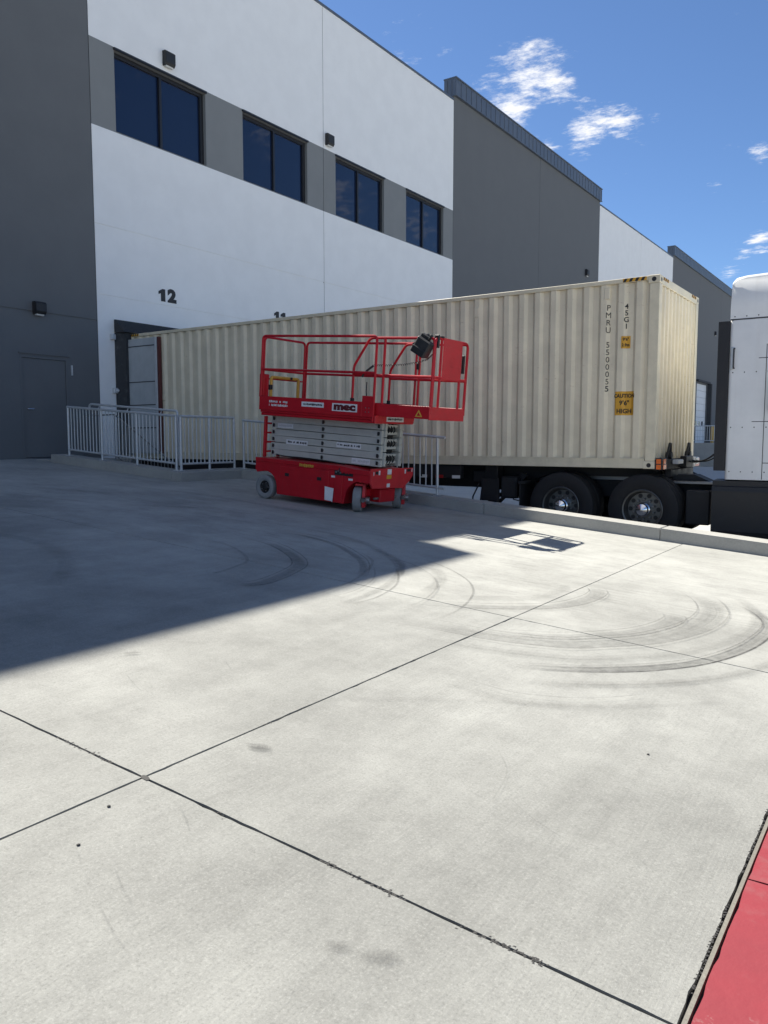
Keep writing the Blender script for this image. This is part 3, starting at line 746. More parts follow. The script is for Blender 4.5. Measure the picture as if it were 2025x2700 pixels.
def sheet(fn, us, za, zb, nz=1):
    s = MB(); vs = []; fs = []
    for k in range(nz+1):
        z = za+(zb-za)*k/nz; vs += [fn(u, z) for u in us]
    n = len(us)
    for k in range(nz):
        for i in range(n-1): fs.append((k*n+i, k*n+i+1, (k+1)*n+i+1, (k+1)*n+i))
    s.add(vs, fs); return s
us = breaks(XS1-XS0)
def dent(u, z): return .007*mnoise.noise(Vector((u*.9, z*.9, 4)))
cy_near = lambda x: YC+.012+corr(x-XS0)
cobj('side_panel', sheet(lambda u, z: (XS0+u, YC+.012+corr(u)+max(0, dent(u, z)), z), us, ZR0, ZR1, 8), 'cream')
cobj('side_panel', sheet(lambda u, z: (XS0+u, Y1_-.012-corr(u), z), us, ZR0, ZR1), 'cream')
uf = breaks(CWD-.30, .208)
cobj('front_panel', sheet(lambda u, z: (X1-.02-corr(u, .208, .045), Y0_+.15+u, z), uf, Z0+.12, ZR1-.06, 6), 'cream')
s_ = MB(); s_.box(X0+.02, X1-.02, Y0_+.06, Y1_-.06, Z1-.035, Z1-.02); s_.box(X0+.3, X1-.06, Y0_+.07, Y1_-.07, Z0+.13, Z0+.16); cobj('roof', s_, 'cream')
for yy in (Y0_, Y1_-.06):
    s_ = MB(); s_.box(X0+.178, X1-.178, yy+.002, yy+.058, Z1-.072, Z1-.008, .005); cobj('top_rail', s_, 'creamd')
    s_ = MB(); s_.box(X0+.16, X1-.16, yy+.004, yy+.05, Z0+.006, ZR0, .004); s_.box(X0+.16, X1-.16, yy-.004, yy+.05, ZR0-.012, ZR0+.002); cobj('bottom_rail', s_, 'creamd')
for xx, side in ((X0, 0), (X1-.155, 1)):
    for yy in (Y0_, Y1_-.16):
        s_ = MB(); s_.box(xx+.003, xx+.152, yy+.003, yy+.157, Z0+.12, Z1-.12, .006); cobj('corner_post', s_, 'creamd')
        for zz in (Z0, Z1-.118):
            xa = xx-.01 if side == 0 else xx-.023
            s_ = MB(); s_.box(xa, xa+.178, yy-.003 if yy == Y0_ else yy+.001, yy+.159 if yy == Y0_ else yy+.163, zz, zz+.118, .008); cc = cobj('corner_casting', s_, 'creamd')
            if yy == Y0_:
                s_ = MB(); s_.lathe((xa+.089, yy-.0035, zz+.055), (0, -1, 0), [(0, .034), (.001, .034)], 20); cobj('hole_shade', s_, 'black', cc)  # black disc on the surface, painted shade of the casting opening
            if side == 1:
                s_ = MB(); s_.lathe((xa+.1785, yy+.08, zz+.055), (1, 0, 0), [(0, .03), (.001, .03)], 20); cobj('hole_shade', s_, 'black', cc)
s_ = MB(); s_.box(X1-.06, X1-.004, Y0_+.161, Y1_-.161, Z1-.13, Z1-.006, .005); cobj('front_header', s_, 'creamd')
s_ = MB(); s_.box(X1-.06, X1-.004, Y0_+.161, Y1_-.161, Z0+.004, Z0+.12, .005); cobj('front_sill', s_, 'creamd')
s_ = MB(); s_.box(X0+.004, X0+.06, Y0_+.161, Y1_-.161, Z1-.12, Z1-.006, .005); cobj('rear_header', s_, 'creamd')
s_ = MB(); s_.box(X0+.004, X0+.06, Y0_+.161, Y1_-.161, Z0+.004, Z0+.1, .005); cobj('rear_sill', s_, 'creamd')
# hazard stripes on the corners of the top rails
def stripes(x0, x1, ydir):
    s = MB(); n = 4; w_ = (x1-x0)/n
    s.add([(x0, YC-.0005, Z1-.066), (x1, YC-.0005, Z1-.066), (x1, YC-.0005, Z1-.012), (x0, YC-.0005, Z1-.012)], [(0, 1, 2, 3)], 0)
    for k in range(n):
        a = x0+w_*k; h = w_*.5
        s.add([(a, YC-.0015, Z1-.066), (a+h, YC-.0015, Z1-.066), (a+h+.03, YC-.0015, Z1-.012), (a+.03, YC-.0015, Z1-.012)], [(0, 1, 2, 3)], 1)
    return s
cobj('hazard_stripe', stripes(X1-.56, X1-.20, 0), ['yellow', 'ink']); cobj('hazard_stripe', stripes(X0+.02+.18, X0+.5, 0), ['yellow', 'ink'])
def stripes_front(y0, y1):
    s = MB(); n = 3; w_ = (y1-y0)/n
    s.add([(X1-.0035, y0, Z1-.06), (X1-.0035, y1, Z1-.06), (X1-.0035, y1, Z1-.012), (X1-.0035, y0, Z1-.012)], [(0, 1, 2, 3)], 0)
    for k in range(n):
        a = y0+w_*k; h = w_*.5
        s.add([(X1-.0025, a, Z1-.06), (X1-.0025, a+h, Z1-.06), (X1-.0025, a+h+.03, Z1-.012), (X1-.0025, a+.03, Z1-.012)], [(0, 1, 2, 3)], 1)
    return s
cobj('hazard_stripe', stripes_front(Y0_+.18, Y0_+.5), ['yellow', 'ink']); cobj('hazard_stripe', stripes_front(Y1_-.5, Y1_-.18), ['yellow', 'ink'])
# decals that follow the corrugation
def on_corr(mb, off):
    mb.v = [(p[0], cy_near(p[0])-off, p[2]) for p in mb.v]; return mb
def decal(x0, x1, z0, z1, off):
    xsx = sorted({x0, x1} | {XS0+u for u in us if x0 < XS0+u < x1}); return sheet(lambda u, z: (u, cy_near(u)-off, z), xsx, z0, z1)
def corr_text(txt, cx, cz, size, wide=1.0, bold=.0015, off=.0045):
    t_ = text_mb(txt, size, bold, 0).xf(Matrix.Translation((cx, 0, cz)) @ FACE_NY @ Matrix.Diagonal((wide, 1, 1, 1)))
    # split long glyph edges so they bend with the sheet
    bm = bmesh.new(); vv = [bm.verts.new(p) for p in t_.v]
    for f in t_.f:
        try: bm.faces.new([vv[i] for i in f])
        except ValueError: pass
    bmesh.ops.triangulate(bm, faces=bm.faces[:])
    for u in us:
        x = XS0+u
        if abs(x-cx) < size*3: bmesh.ops.bisect_plane(bm, geom=bm.verts[:]+bm.edges[:]+bm.faces[:], plane_co=(x, 0, 0), plane_no=(1, 0, 0))
    bm.verts.index_update(); o = MB(); o.add([v.co.copy() for v in bm.verts], [tuple(v.index for v in f.verts) for f in bm.faces]); bm.free()
    return on_corr(o, off)
for k, ch_ in enumerate('PMRU 550005'):
    if ch_ != ' ': cobj('container_letter', corr_text(ch_, -4.165, 3.69-.113*k, .125, .80, 0.0), 'ink')
cobj('check_digit', corr_text('5', -4.165, 2.45, .125, .85), 'ink')
s_ = MB()
for k, ch in enumerate('45G1'): q = corr_text(ch, -3.885, 3.69-.10*k, .11, .85); s_.add(q.v, q.f)
cobj('size_code', s_, 'ink')
lb = cobj('caution_label', decal(-4.03, -3.74, 2.04, 2.405, .003), 'yellow', None, None, 'yellow CAUTION height label')
for txt, cz, sz, wd in (('CAUTION', 2.335, .082, .86), ("9'6\"", 2.225, .10, .9), ('HIGH', 2.10, .095, .95)): cobj('lettering', corr_text(txt, -3.885, cz, sz, wd, .003, .0055), 'ink', lb)
lb = cobj('height_label', decal(-3.95, -3.82, 3.06, 3.245, .003), 'yellow', None, None, 'small yellow height label')
for txt, cz in (("9'6\"", 3.195), ('2.9m', 3.11)): cobj('lettering', corr_text(txt, -3.885, cz, .062, .85, .002, .0055), 'ink', lb)
for vx, vz in ((-4.19, 3.92), (-6.45, 3.83)):
    s_ = MB(); s_.box(vx-.045, vx+.045, YC+.004, YC+.03, vz-.10, vz+.08, .012); cobj('vent', s_, 'cream')
# rear door swung right round against the side
s_ = MB()
xa, xb = X0+.0, X0+1.22
s_.box(xa, xb, YC-.075, YC-.03, Z0+.12, Z1-.14, .006)
dd = cobj('door', s_, 'cdoor', None, None, 'grey inner face of the door folded back on the side')
for k in range(1, 5):
    s_ = MB(); z = Z0+.12+(CH-.26)*(k/5+.02 if k < 4 else .93); s_.box(xa+.06, xb-.1, YC-.081, YC-.076, z, z+.022); cobj('seam', s_, 'seam', dd)
for a, b_ in ((xa+.005, xa+.05), (xb-.085, xb-.02)):
    s_ = MB(); s_.box(a, b_, YC-.092, YC-.076, Z0+.13, Z1-.15, .004); cobj('edge_trim', s_, 'galv', dd)
s_ = MB(); s_.box(xb+.002, xb+.055, YC-.085, YC-.01, Z0+.12, Z1-.14); cobj('gasket', s_, 'gasket', dd)
for zz in (1.7, 2.45, 3.2, 3.8):
    s_ = MB(); s_.box(X0-.03, X0+.05, YC-.03, YC-.004, zz, zz+.12, .006); cobj('hinge', s_, 'creamd', dd)
s_ = MB(); s_.box(X0+1.28, X0+1.36, YC-.02, YC+.01, 2.55, 2.66, .01); cobj('door_holdback', s_, 'creamd')

# ================================================================== WHEELS
def tyre_mb(c, axis, r, w_, n=56, rin=.30):
    s = MB(); h = w_/2
    prof = [(-h*.80, rin), (-h, rin+.05), (-h*1.02, (r+rin)/2+.02), (-h*.96, r-.045), (-h*.82, r-.008)]
    for g in (-.55, -.2, .2, .55):
        prof += [((g-.05)*h, r), ((g-.045)*h, r-.016), ((g+.045)*h, r-.016), ((g+.05)*h, r)]
    prof += [(-a, q) for a, q in prof[:5]][::-1]
    s.lathe(c, axis, prof, n, cap=False); return s
def truck_wheel(name, parent, inv_, c, r, outward, dual=False):
    """wheel hub at c, outward = +-1 along y"""
    w0 = bpy.data.objects.new(name, None); C.objects.link(w0); w0.parent = parent; w0.location = inv_ @ Vector(c)
    o = Vector((0, outward, 0))
    h = obj('tyre', tyre_mb((0, 0, 0), (0, outward, 0), r, .27), 'rubber', w0, 35)
    s = MB()
    if dual:   # deep-dish drive wheel
        s.lathe((0, 0, 0), o, [(.125, .315), (.135, .305), (.128, .285), (.02, .272), (-.01, .255), (-.012, .13), (-.012, .02)], 40, cap=False)
    else:
        s.lathe((0, 0, 0), o, [(.10, .315), (.12, .305), (.10, .285), (.06, .27), (.10, .16), (.10, .02)], 40, cap=False)
    obj('rim', s, 'alu', w0, 30)
    s = MB()
    for k in range(10):
        t_ = 2*math.pi*k/10; p = Vector((math.cos(t_)*.215, 0, math.sin(t_)*.215)) + o*(-.010 if dual else .085)
        s.lathe(p, o, [(0, .034), (.003, .034)], 14)
    obj('hand_hole_shade', s, 'black', w0)  # flat black discs, painted shade of the rim openings
    s = MB(); z0 = -.012 if dual else .10
    for k in range(10):
        t_ = 2*math.pi*(k+.5)/10; p = Vector((math.cos(t_)*.155, 0, math.sin(t_)*.155)) + o*z0
        s.lathe(p, o, [(0, .019), (.035, .019), (.05, .012), (.052, .002)], 8)
    obj('wheel_nuts', s, 'steel', w0, 40)
    s = MB(); s.lathe((0, 0, 0), o, [(z0, .115), (z0+.10, .11), (z0+.115, .095), (z0+.16, .085), (z0+.20, .01)], 28); obj('hub', s, 'chrome', w0, 25)
    if dual:
        h2 = obj('tyre', tyre_mb(tuple(-o*.33), (0, outward, 0), r, .27, 40), 'rubber', w0, 35)
    return w0

# ================================================================== CHASSIS UNDER THE CONTAINER
ch = thing('container_chassis', 'black skeletal trailer chassis carrying the cream container', 'trailer', (XF-6, YC+CWD/2, 0))
hi = Matrix.Translation((-(XF-6), -(YC+CWD/2), 0))
def hobj(name, mb, mats, parent=None, smooth=None, label=None): return obj(name, mb.xf(hi), mats, ch if parent is None else parent, smooth, label)
yc_ = YC+CWD/2
for s in (-1, 1):
    q = MB(); y = yc_+s*.48
    # gooseneck main rail: deep behind, shallow over the tractor
    q.prism([(X0+.2, .80), (-6.3, .80), (-5.35, 1.06), (XF-.1, 1.06), (XF-.1, 1.205), (X0+.2, 1.205)], 'y', y-.07, y+.07); hobj('main_rail', q, 'chassis')
for x in (X0+.4, -12.5, -10.2, -7.6):
    q = MB(); q.box(x-.06, x+.06, YC+.03, YC+CWD-.03, 1.0, 1.20, .005); hobj('crossmember', q, 'chassis')
q = MB(); q.box(-15.0, -6.75, YC+.05, YC+.17, .985, 1.21, .004); hobj('side_rail', q, 'chassis')
q = MB(); q.box(-15.0, -6.75, YC+CWD-.17, YC+CWD-.05, .985, 1.21, .004); hobj('side_rail', q, 'chassis')
q = MB()
for k in range(8):
    x = -6.76-.34*k; q.box(x-.16, x, YC+.046, YC+.049, .95+.03, 1.035, m=(0 if k % 2 == 0 else 1))
hobj('reflective_strip', q, ['strip', 'lampred'])
# landing gear
for s in (-1, 1):
    y = yc_+s*.86
    q = MB(); q.box(-6.37, -6.13, y-.11, y+.11, .80, 1.21, .01); q.box(-6.33, -6.17, y-.075, y+.075, .42, .80, .008); q.box(-6.42, -6.08, y-.14, y+.14, .36, .42, .01)
    lg = hobj('landing_leg', q, 'chassis')
    q = MB(); q.box(-6.62, -6.37, y-.08, y+.06, .92, 1.12, .01); q.tube([(-6.5, y-.02, .95), (-6.6, y-.12, .66), (-6.62, y-.12, .50), (-6.50, y-.12, .48)], .014, 6); q.tube([(-6.44, y-.05, .95), (-6.46, y-.1, .6), (-6.41, y-.1, .5)], .014, 6); hobj('crank', q, 'chassis', lg)
    q = MB(); q.prism([(-6.13, .62), (-6.13, .55), (-5.6, 1.06), (-5.7, 1.10)], 'y', y-.03, y+.03); hobj('brace', q, 'chassis', lg)
q = MB(); q.box(-6.42, -6.08, yc_-1.02, yc_-.98, .60, 1.0, .01); q.box(-6.02, -5.72, YC+.14, YC+.6, .66, 1.04, .03); hobj('tool_box', q, 'chassis')
q = MB(); q.cyl((-6.25, yc_-.8, .68), (-6.25, yc_+.8, .68), .04); q.box(-6.5, -6.0, yc_-.72, yc_+.72, .78, 1.0); hobj('cross_shaft', q, 'chassis')
# front bolster, lamps, air connections
q = MB(); q.box(XF-.02, XF+.10, YC+.02, YC+CWD-.02, 1.20, 1.36, .008); q.box(XF+.02, XF+.12, YC+.5, YC+CWD-.5, 1.07, 1.20, .008); hobj('front_bolster', q, 'chassis')
q = MB(); q.box(XF+.012, XF+.11, YC-.01, YC+.30, 1.205, 1.385, .006); lp = hobj('lamp_box', q, 'plastic')
q = MB(); q.box(XF+.111, XF+.118, YC+.07, YC+.20, 1.295, 1.37, .002); q.box(XF+.111, XF+.118, YC+.06, YC+.22, 1.215, 1.285, .002); q.box(XF+.03, XF+.095, YC-.016, YC-.011, 1.30, 1.37); q.box(XF+.03, XF+.098, YC-.016, YC-.011, 1.215, 1.285); hobj('lens', q, 'lampor', lp)
q = MB(); q.box(XF+.101, XF+.115, YC+CWD-.35, YC+CWD-.05, 1.21, 1.35, .004); hobj('marker_lamp', q, 'lampred')
for (a, b_, z0, z1, m_) in ((.62, .92, 1.28, 1.35, 'galv'), (1.10, 1.55, 1.21, 1.40, 'black'), (1.58, 1.74, 1.22, 1.38, 'label'), (1.76, 1.98, 1.25, 1.37, 'galv')):
    q = MB(); q.box(XF+.101, XF+.20, YC+a, YC+b_, z0, z1, .01); hobj('connector', q, m_)
for a in (.55, 1.75):
    q = MB(); y = YC+a
    q.tube([(XF+.07, y-.16, 1.36), (XF+.07, y+.02, 1.60), (XF+.07, y+.06, 1.60), (XF+.07, y+.06, 1.36)], .022, 8); q.tube([(XF+.07, y-.16, 1.37), (XF+.07, y+.06, 1.37)], .02, 6); q.cyl((XF+.03, y-.03, 1.42), (XF+.12, y-.03, 1.42), .055, 14); hobj('gladhand_bracket', q, 'chassis', None, 40)
# trailer axles at the dock end
for x in (-13.9, -12.65):
    q = MB(); q.cyl((x, yc_-.95, .52), (x, yc_+.95, .52), .07); hobj('axle', q, 'chassis')
    truck_wheel('wheel', ch, hi, (x, YC+.16, .55), .50, -1, True); truck_wheel('wheel', ch, hi, (x, YC+CWD-.16, .55), .50, 1, True)

# ================================================================== TRACTOR
tr = thing('semi_truck', 'white semi truck with black side skirt coupled under the cream container', 'truck', (-2, YC+CWD/2, .04))
ti = Matrix.Translation((2, -(YC+CWD/2), -.04))
def tobj(name, mb, mats, parent=None, smooth=None, label=None): return obj(name, mb.xf(ti), mats, tr if parent is None else parent, smooth, label)
yc_ = YC+CWD/2
for s in (-1, 1):
    q = MB(); y = yc_+s*.43; q.box(-5.75, 3.2, y-.04, y+.04, .72, .99, .005); tobj('frame_rail', q, 'chassis')
for x in (-5.7, -5.0, -2.75, -1):
    q = MB(); q.box(x-.05, x+.05, yc_-.43, yc_+.43, .76, .95); tobj('crossmember', q, 'chassis')
q = MB(); q.prism([(-5.0, 1.10), (-4.6, 1.16), (-3.75, 1.16), (-3.6, 1.10), (-3.6, 1.0), (-5.0, 1.0)], 'y', yc_-.46, yc_+.46); q.prism([(-5.0, 1.1), (-5.35, .98), (-5.35, .95), (-5.0, 1.0)], 'y', yc_-.46, yc_-.12); q.prism([(-5.0, 1.1), (-5.35, .98), (-5.35, .95), (-5.0, 1.0)], 'y', yc_+.12, yc_+.46); tobj('fifth_wheel', q, 'steel')
q = MB(); q.box(-3.5, -2.6, yc_-.75, yc_+.7, .985, 1.02, .004); tobj('deck_plate', q, 'steel')
q = MB(); q.prism([(-3.35, 1.02), (-3.2, 1.12), (-2.95, 1.12), (-2.72, 1.02)], 'y', yc_-.55, yc_-.2); tobj('slider_cover', q, 'chassis')
for s, nm in ((-1, 'battery_box'), (1, 'air_tank')):
    q = MB(); y = yc_+s*.78; q.box(-2.98, -2.62, y-.2, y+.2, .38, .90, .02); tobj(nm, q, 'chassis')
q = MB(); q.box(-2.8, -2.62, yc_-.9, yc_-.7, .60, .72, .01); q.box(-2.8, -2.62, yc_-.9, yc_-.7, .45, .5, .01); tobj('step', q, 'steel')
for x in (-4.88, -3.56):
    q = MB(); q.cyl((x, yc_-.95, .59), (x, yc_+.95, .59), .09); q.lathe((x, yc_, .59), (0, 1, 0), [(-.2, .1), (-.1, .22), (.1, .22), (.2, .1)], 20); tobj('axle', q, 'chassis')
    truck_wheel('wheel', tr, ti, (x, YC+.14, .59), .545, -1, True); truck_wheel('wheel', tr, ti, (x, YC+CWD-.14, .59), .545, 1, True)
for s in (-1, 1):
    y = yc_+s*.93
    q = MB(); q.box(-5.60, -5.58, y-.3, y+.3, .33, .93, .004); q.box(-5.62, -5.5, y-.3, y+.3, .93, .97); tobj('mudflap', q, 'rubber')
    q = MB(); q.tube([(-5.55, y-s*.3, .95), (-5.35, y, 1.0), (-4.9, y, 1.16)], .02, 6); tobj('fender_bracket', q, 'chassis')
# cab + sleeper: rounded shell (plan outline extruded, roof rounded)
def shell(x0, x1, y0, y1, z0, z1, rc, rt):
    ring = []
    for cx, cy, a0 in ((x1-rc, y0+rc, -90), (x1-rc, y1-rc, 0), (x0+rc, y1-rc, 90), (x0+rc, y0+rc, 180)):
        for k in range(6): a = R(a0+90*k/5); ring.append((cx+rc*math.cos(a), cy+rc*math.sin(a)))
    n = len(ring); s = MB(); vs = []; mx, my = (x0+x1)/2, (y0+y1)/2
    lev = [(z0, 0), (z1-rt, 0)] + [(z1-rt+rt*math.sin(R(15*k)), rt*(1-math.cos(R(15*k)))) for k in range(1, 7)]
    for z, ins in lev:
        for x, y in ring:
            fx = (x1-x0-2*ins)/(x1-x0); fy = (y1-y0-2*ins)/(y1-y0); vs.append((mx+(x-mx)*fx, my+(y-my)*fy, z))
    fs = []
    for j in range(len(lev)-1):
        for i in range(n): fs.append((j*n+i, j*n+(i+1) % n, (j+1)*n+(i+1) % n, (j+1)*n+i))
    fs += [tuple(range(n))[::-1], tuple((len(lev)-1)*n+i for i in range(n))]
    s.add(vs, fs); return s
CY = YC+.03
tobj('cab', shell(-2.40, .25, CY, YC+CWD-.03, 1.09, 3.365, .06, .02), 'cab', None, 40)
# roof fairing, curved down towards the front
q = MB(); prof = [(-2.395, 3.375), (-2.395, 3.55), (-2.385, 3.90), (-2.33, 3.965), (-2.2, 3.99), (-1.6, 4.01), (-.9, 3.97), (-.2, 3.80), (.25, 3.55), (.42, 3.375)]
ins = {0: 0, 1: 0}
vs = []; L5 = [(0, .0), (.02, .0)]
def fair(y, shrink): return [(x*(1-0.0)+(0.0), y, 3.375+(z-3.375)*shrink) for x, z in prof]
rows = [fair(CY+.004, .90), fair(CY+.03, .965), fair(CY+.10, .985), fair(CY+.25, 1.0), fair(YC+CWD-.28, 1.0), fair(YC+CWD-.13, .985), fair(YC+CWD-.06, .94), fair(YC+CWD-.04, .80)]
n = len(prof)
for r_ in rows: vs += r_
fs = [(j*n+i, j*n+i+1, (j+1)*n+i+1, (j+1)*n+i) for j in range(len(rows)-1) for i in range(n-1)]
fs += [tuple(range(n)), tuple((len(rows)-1)*n+i for i in range(n))] + [tuple(j*n for j in range(len(rows))), tuple(j*n+n-1 for j in range(len(rows)))]
q.add(vs, fs); tobj('roof_fairing', q, 'cab', None, 50)
# seams and fasteners on the near side
q = MB(); e = CY-.0015
for (xa, xb, za, zb) in ((-2.385, .2, 3.358, 3.372), (-1.905, -1.895, 1.10, 3.0), (-2.0, -1.2, 2.805, 2.815), (-2.06, -1.2, 1.915, 1.925), (-1.90, -.6, 1.33, 1.34)):
    q.box(xa, xb, e, CY+.02, za, zb)
tobj('panel_seam', q, 'seam')
q = MB()
for z in (3.405, 2.62, 1.84, 1.205):
    for k in range(5): q.lathe((-2.335+k*.155+(.0 if z > 3 else 0), CY, z), (0, -1, 0), [(0, .009), (.003, .008), (.004, .003)], 8)
tobj('fasteners', q, 'seam')
q = MB(); q.box(-2.375, -2.33, CY-.012, CY+.01, 2.66, 2.98, .01); gh_ = tobj('grab_handle', q, 'galv')
q = MB(); q.tube(fillet([(-2.322, CY, 2.96), (-2.322, CY-.05, 2.95), (-2.322, CY-.05, 2.69), (-2.322, CY, 2.68)], .02), .011, 8); tobj('bar', q, 'seam', gh_, 40)
q = MB(); q.box(-1.845, -1.15, CY-.012, CY+.01, 2.02, 2.55, .06); tobj('side_window', q, 'glass')
for s, yy in ((-1, CY), (1, YC+CWD-.03)):
    q = MB(); ya, yb = (yy+.005, yy+.045) if s < 0 else (yy-.045, yy-.005)
    q.prism([(-2.55, 1.215), (-2.395, 1.215), (-2.395, 3.35), (-2.55, 3.35)], 'y', ya, yb); tobj('side_extender', q, 'plastic')
    q = MB(); ya, yb = (YC-.03, YC+.35) if s < 0 else (YC+CWD-.35, YC+CWD+.03)
    yo = ya if s < 0 else yb; yi = yb if s < 0 else ya; d = 1 if s < 0 else -1
    q.prism([(yi, .24), (yo+d*.10, .22), (yo+d*.02, .34), (yo, .92), (yo+d*.015, .985), (yo+d*.05, .995), (yo+d*.05, 1.07), (yi, 1.085)], 'x', -2.55, .55); tobj('side_skirt', q, 'plastic')
q = MB(); yy = YC-.0315
for x in (-1.3, -.5): q.box(x, x+.008, yy-.001, YC, .36, .90)
q.box(-2.54, .54, yy-.001, YC, .905, .912); tobj('skirt_seam', q, 'black')
# front of the truck (mostly beyond the picture)
q = MB(); q.prism([(.25, .75), (2.35, .75), (2.55, .95), (2.5, 1.55), (2.2, 1.75), (.75, 2.05), (.25, 2.05)], 'y', CY+.2, YC+CWD-.23); tobj('hood', q, 'cab')
q = MB(); q.prism([(.251, 2.06), (.74, 2.06), (.32, 2.95), (.251, 2.95)], 'y', CY+.12, YC+CWD-.15); tobj('windscreen', q, 'glass')
q = MB(); q.box(2.3, 2.62, CY, YC+CWD-.03, .38, .74, .05); tobj('bumper', q, 'plastic')
for s in (-1, 1):
    y = yc_+s*.92
    q = MB(); q.prism([(.7, .8), (.78, 1.15), (1.1, 1.38), (1.6, 1.38), (2.2, 1.2), (2.45, .9), (2.1, .8), (1.95, 1.05), (1.5, 1.22), (1.05, 1.05), (.92, .8)], 'y', y-.2, y+.2); tobj('fender', q, 'cab')
    q = MB(); q.box(2.3, 2.53, y-.14, y+.14, .95, 1.15, .03); tobj('headlight', q, 'lens')
    truck_wheel('wheel', tr, ti, (1.5, yc_+s*(CWD/2-.16), .57), .52, s, False)
# air hoses from cab to trailer
for k, (yy, zz) in enumerate(((yc_-.2, 1.9), (yc_, 1.95), (yc_+.2, 1.9))):
    q = MB(); a = Vector((XF+.15, YC+1.3+k*.25, 1.33)); b_ = Vector((-2.42, yy, zz)); m_ = (a+b_)/2-Vector((0, 0, .45))
    q.tube([(1-t)**2*a+2*t*(1-t)*m_+t*t*b_ for t in [i/12 for i in range(13)]], .012, 6); tobj('air_hose', q, 'black', None, 40)

# ================================================================== SCISSOR LIFT
LX, LY = -7.8, 9.95
lift = thing('scissor_lift', 'red scissor lift with grey arms, folded down on the shaded ramp', 'scissor lift', (LX, LY, rz(LX)), (0, math.atan(SL), 0))
def lobj(name, mb, mats, parent=None, smooth=None, label=None): return obj(name, mb, mats, lift if parent is None else parent, smooth, label)
HW = .555
def smooth3(pts, n=6):
    P_ = [Vector(p) for p in pts]; out = []
    for i in range(len(P_)-1):
        p0 = P_[max(0, i-1)]; p1 = P_[i]; p2 = P_[i+1]; p3 = P_[min(len(P_)-1, i+2)]
        for k in range(n):
            t = k/n; out.append(.5*((2*p1) + (p2-p0)*t + (2*p0-5*p1+4*p2-p3)*t*t + (3*p1-p0-3*p2+p3)*t**3))
    return out+[P_[-1]]
def arc(cx, cz, r, a0, a1, n=8): return [(cx+r*math.cos(R(a0+(a1-a0)*k/n)), cz+r*math.sin(R(a0+(a1-a0)*k/n))) for k in range(n+1)]
body = [(-1.09, .64), (-1.10, .46), (-1.06, .41)] + arc(-.88, .20, .245, 112, 8, 6) + [(-.625, .10), (.69, .10), (.71, .20)] + arc(.97, .20, .255, 175, 100, 6) + [(1.10, .44), (1.14, .46), (1.14, .60), (.60, .655)]
q = MB(); q.prism(body, 'y', -HW, HW); lobj('chassis', q, 'red')
q = MB(); q.box(-1.095, .58, -HW-.012, -HW-.001, .585, .645, .003); q.box(.60, 1.14, -HW-.012, -HW-.001, .56, .63, .003); lobj('side_rail', q, 'red')
for s in (-1, 1):
    ya, yb = (-HW-.014, -HW-.001) if s < 0 else (HW+.001, HW+.014)
    q = MB(); q.box(-.57, .40, ya, yb, .105, .555, .006); td = lobj('tray_door', q, 'red')
    yy = ya-.006 if s < 0 else yb+.001
    for hx in (-.42, .22): q = MB(); q.box(hx-.04, hx+.04, yy, yy+.005, .40, .45, .001); lobj('latch', q, 'black', td)
    q = MB(); q.box(.52, .66, ya, yb, .105, .50, .006); lobj('side_plate', q, 'red')
# ground controls: raised black plate painted for the shade of their recess
q = MB(); q.box(.50, .84, -HW-.006, -HW-.001, .515, .625); cp = lobj('ground_controls', q, 'black')
q = MB()
for k in range(3): q.cyl((.66+k*.055, -HW-.006, .565), (.66+k*.055, -HW-.022, .565), .017, 10)
lobj('button', q, 'red', cp, 40)
q = MB()
for k in range(3): q.box(.52+k*.04, .545+k*.04, -HW-.012, -HW-.0065, .545+.02*(k % 2), .575+.02*(k % 2))
lobj('switch', q, 'steel', cp)
# front plate
q = MB(); q.prism([(-.555, .66), (-.555, .44), (-.50, .37), (.30, .345), (.48, .44), (.575, .53), (.575, .645)], 'x', 1.141, 1.165); lobj('front_plate', q, 'red_lit', None, None, 'scuffed red front plate with the light on it painted in')
for (y0, y1, z0, z1, m_) in ((-.14, -.03, .565, .645, 'label'), (-.155, -.03, .50, .555, 'yellow'), (-.14, -.06, .375, .43, 'label'), (-.50, -.485, .56, .615, 'label'), (-.37, -.33, .565, .63, 'label'), (.33, .365, .565, .63, 'label'), (.53, .548, .585, .635, 'label')):
    q = MB(); q.box(1.1655, 1.1675, y0, y1, z0, z1); lobj('sticker', q, m_)
q = MB(); q.box(1.1655, 1.168, -.45, -.385, .575, .62); q.box(1.1655, 1.168, .40, .50, .59, .63); lobj('slot_shade', q, 'black')  # raised black boxes painting the shade inside the tie-down openings
# wheels
def lift_wheel(x, y, out, steer):
    w0 = bpy.data.objects.new('wheel', None); C.objects.link(w0); w0.parent = lift; w0.location = (x, y, .187); w0.rotation_euler = (0, 0, R(steer))
    s = MB(); h = .065; s.lathe((0, 0, 0), (0, out, 0), [(-h*.7, .10), (-h, .13), (-h, .165), (-h*.8, .185), (-.003, .187), (.003, .187), (h*.8, .185), (h, .165), (h, .13), (h*.7, .10)], 40, cap=False)
    obj('tyre', s, 'gtyre', w0, 35)
    s = MB(); s.lathe((0, 0, 0), (0, out, 0), [(-.05, .11), (.035, .105), (.045, .09), (.03, .07), (.06, .045), (.065, .005)], 28); obj('rim', s, 'black', w0, 30)
    s = MB()
    for k in range(5): t_ = 2*math.pi*k/5; s.lathe((math.cos(t_)*.068, .031*out, math.sin(t_)*.068), (0, out, 0), [(0, .010), (.018, .009)], 6)
    obj('wheel_nuts', s, 'steel', w0)
    return w0
lift_wheel(-.88, -HW+.04, -1, 0); lift_wheel(-.88, HW-.04, 1, 0)
wf = lift_wheel(.87, -.44, 1, -62); wf2 = lift_wheel(.985, .455, 1, -62)
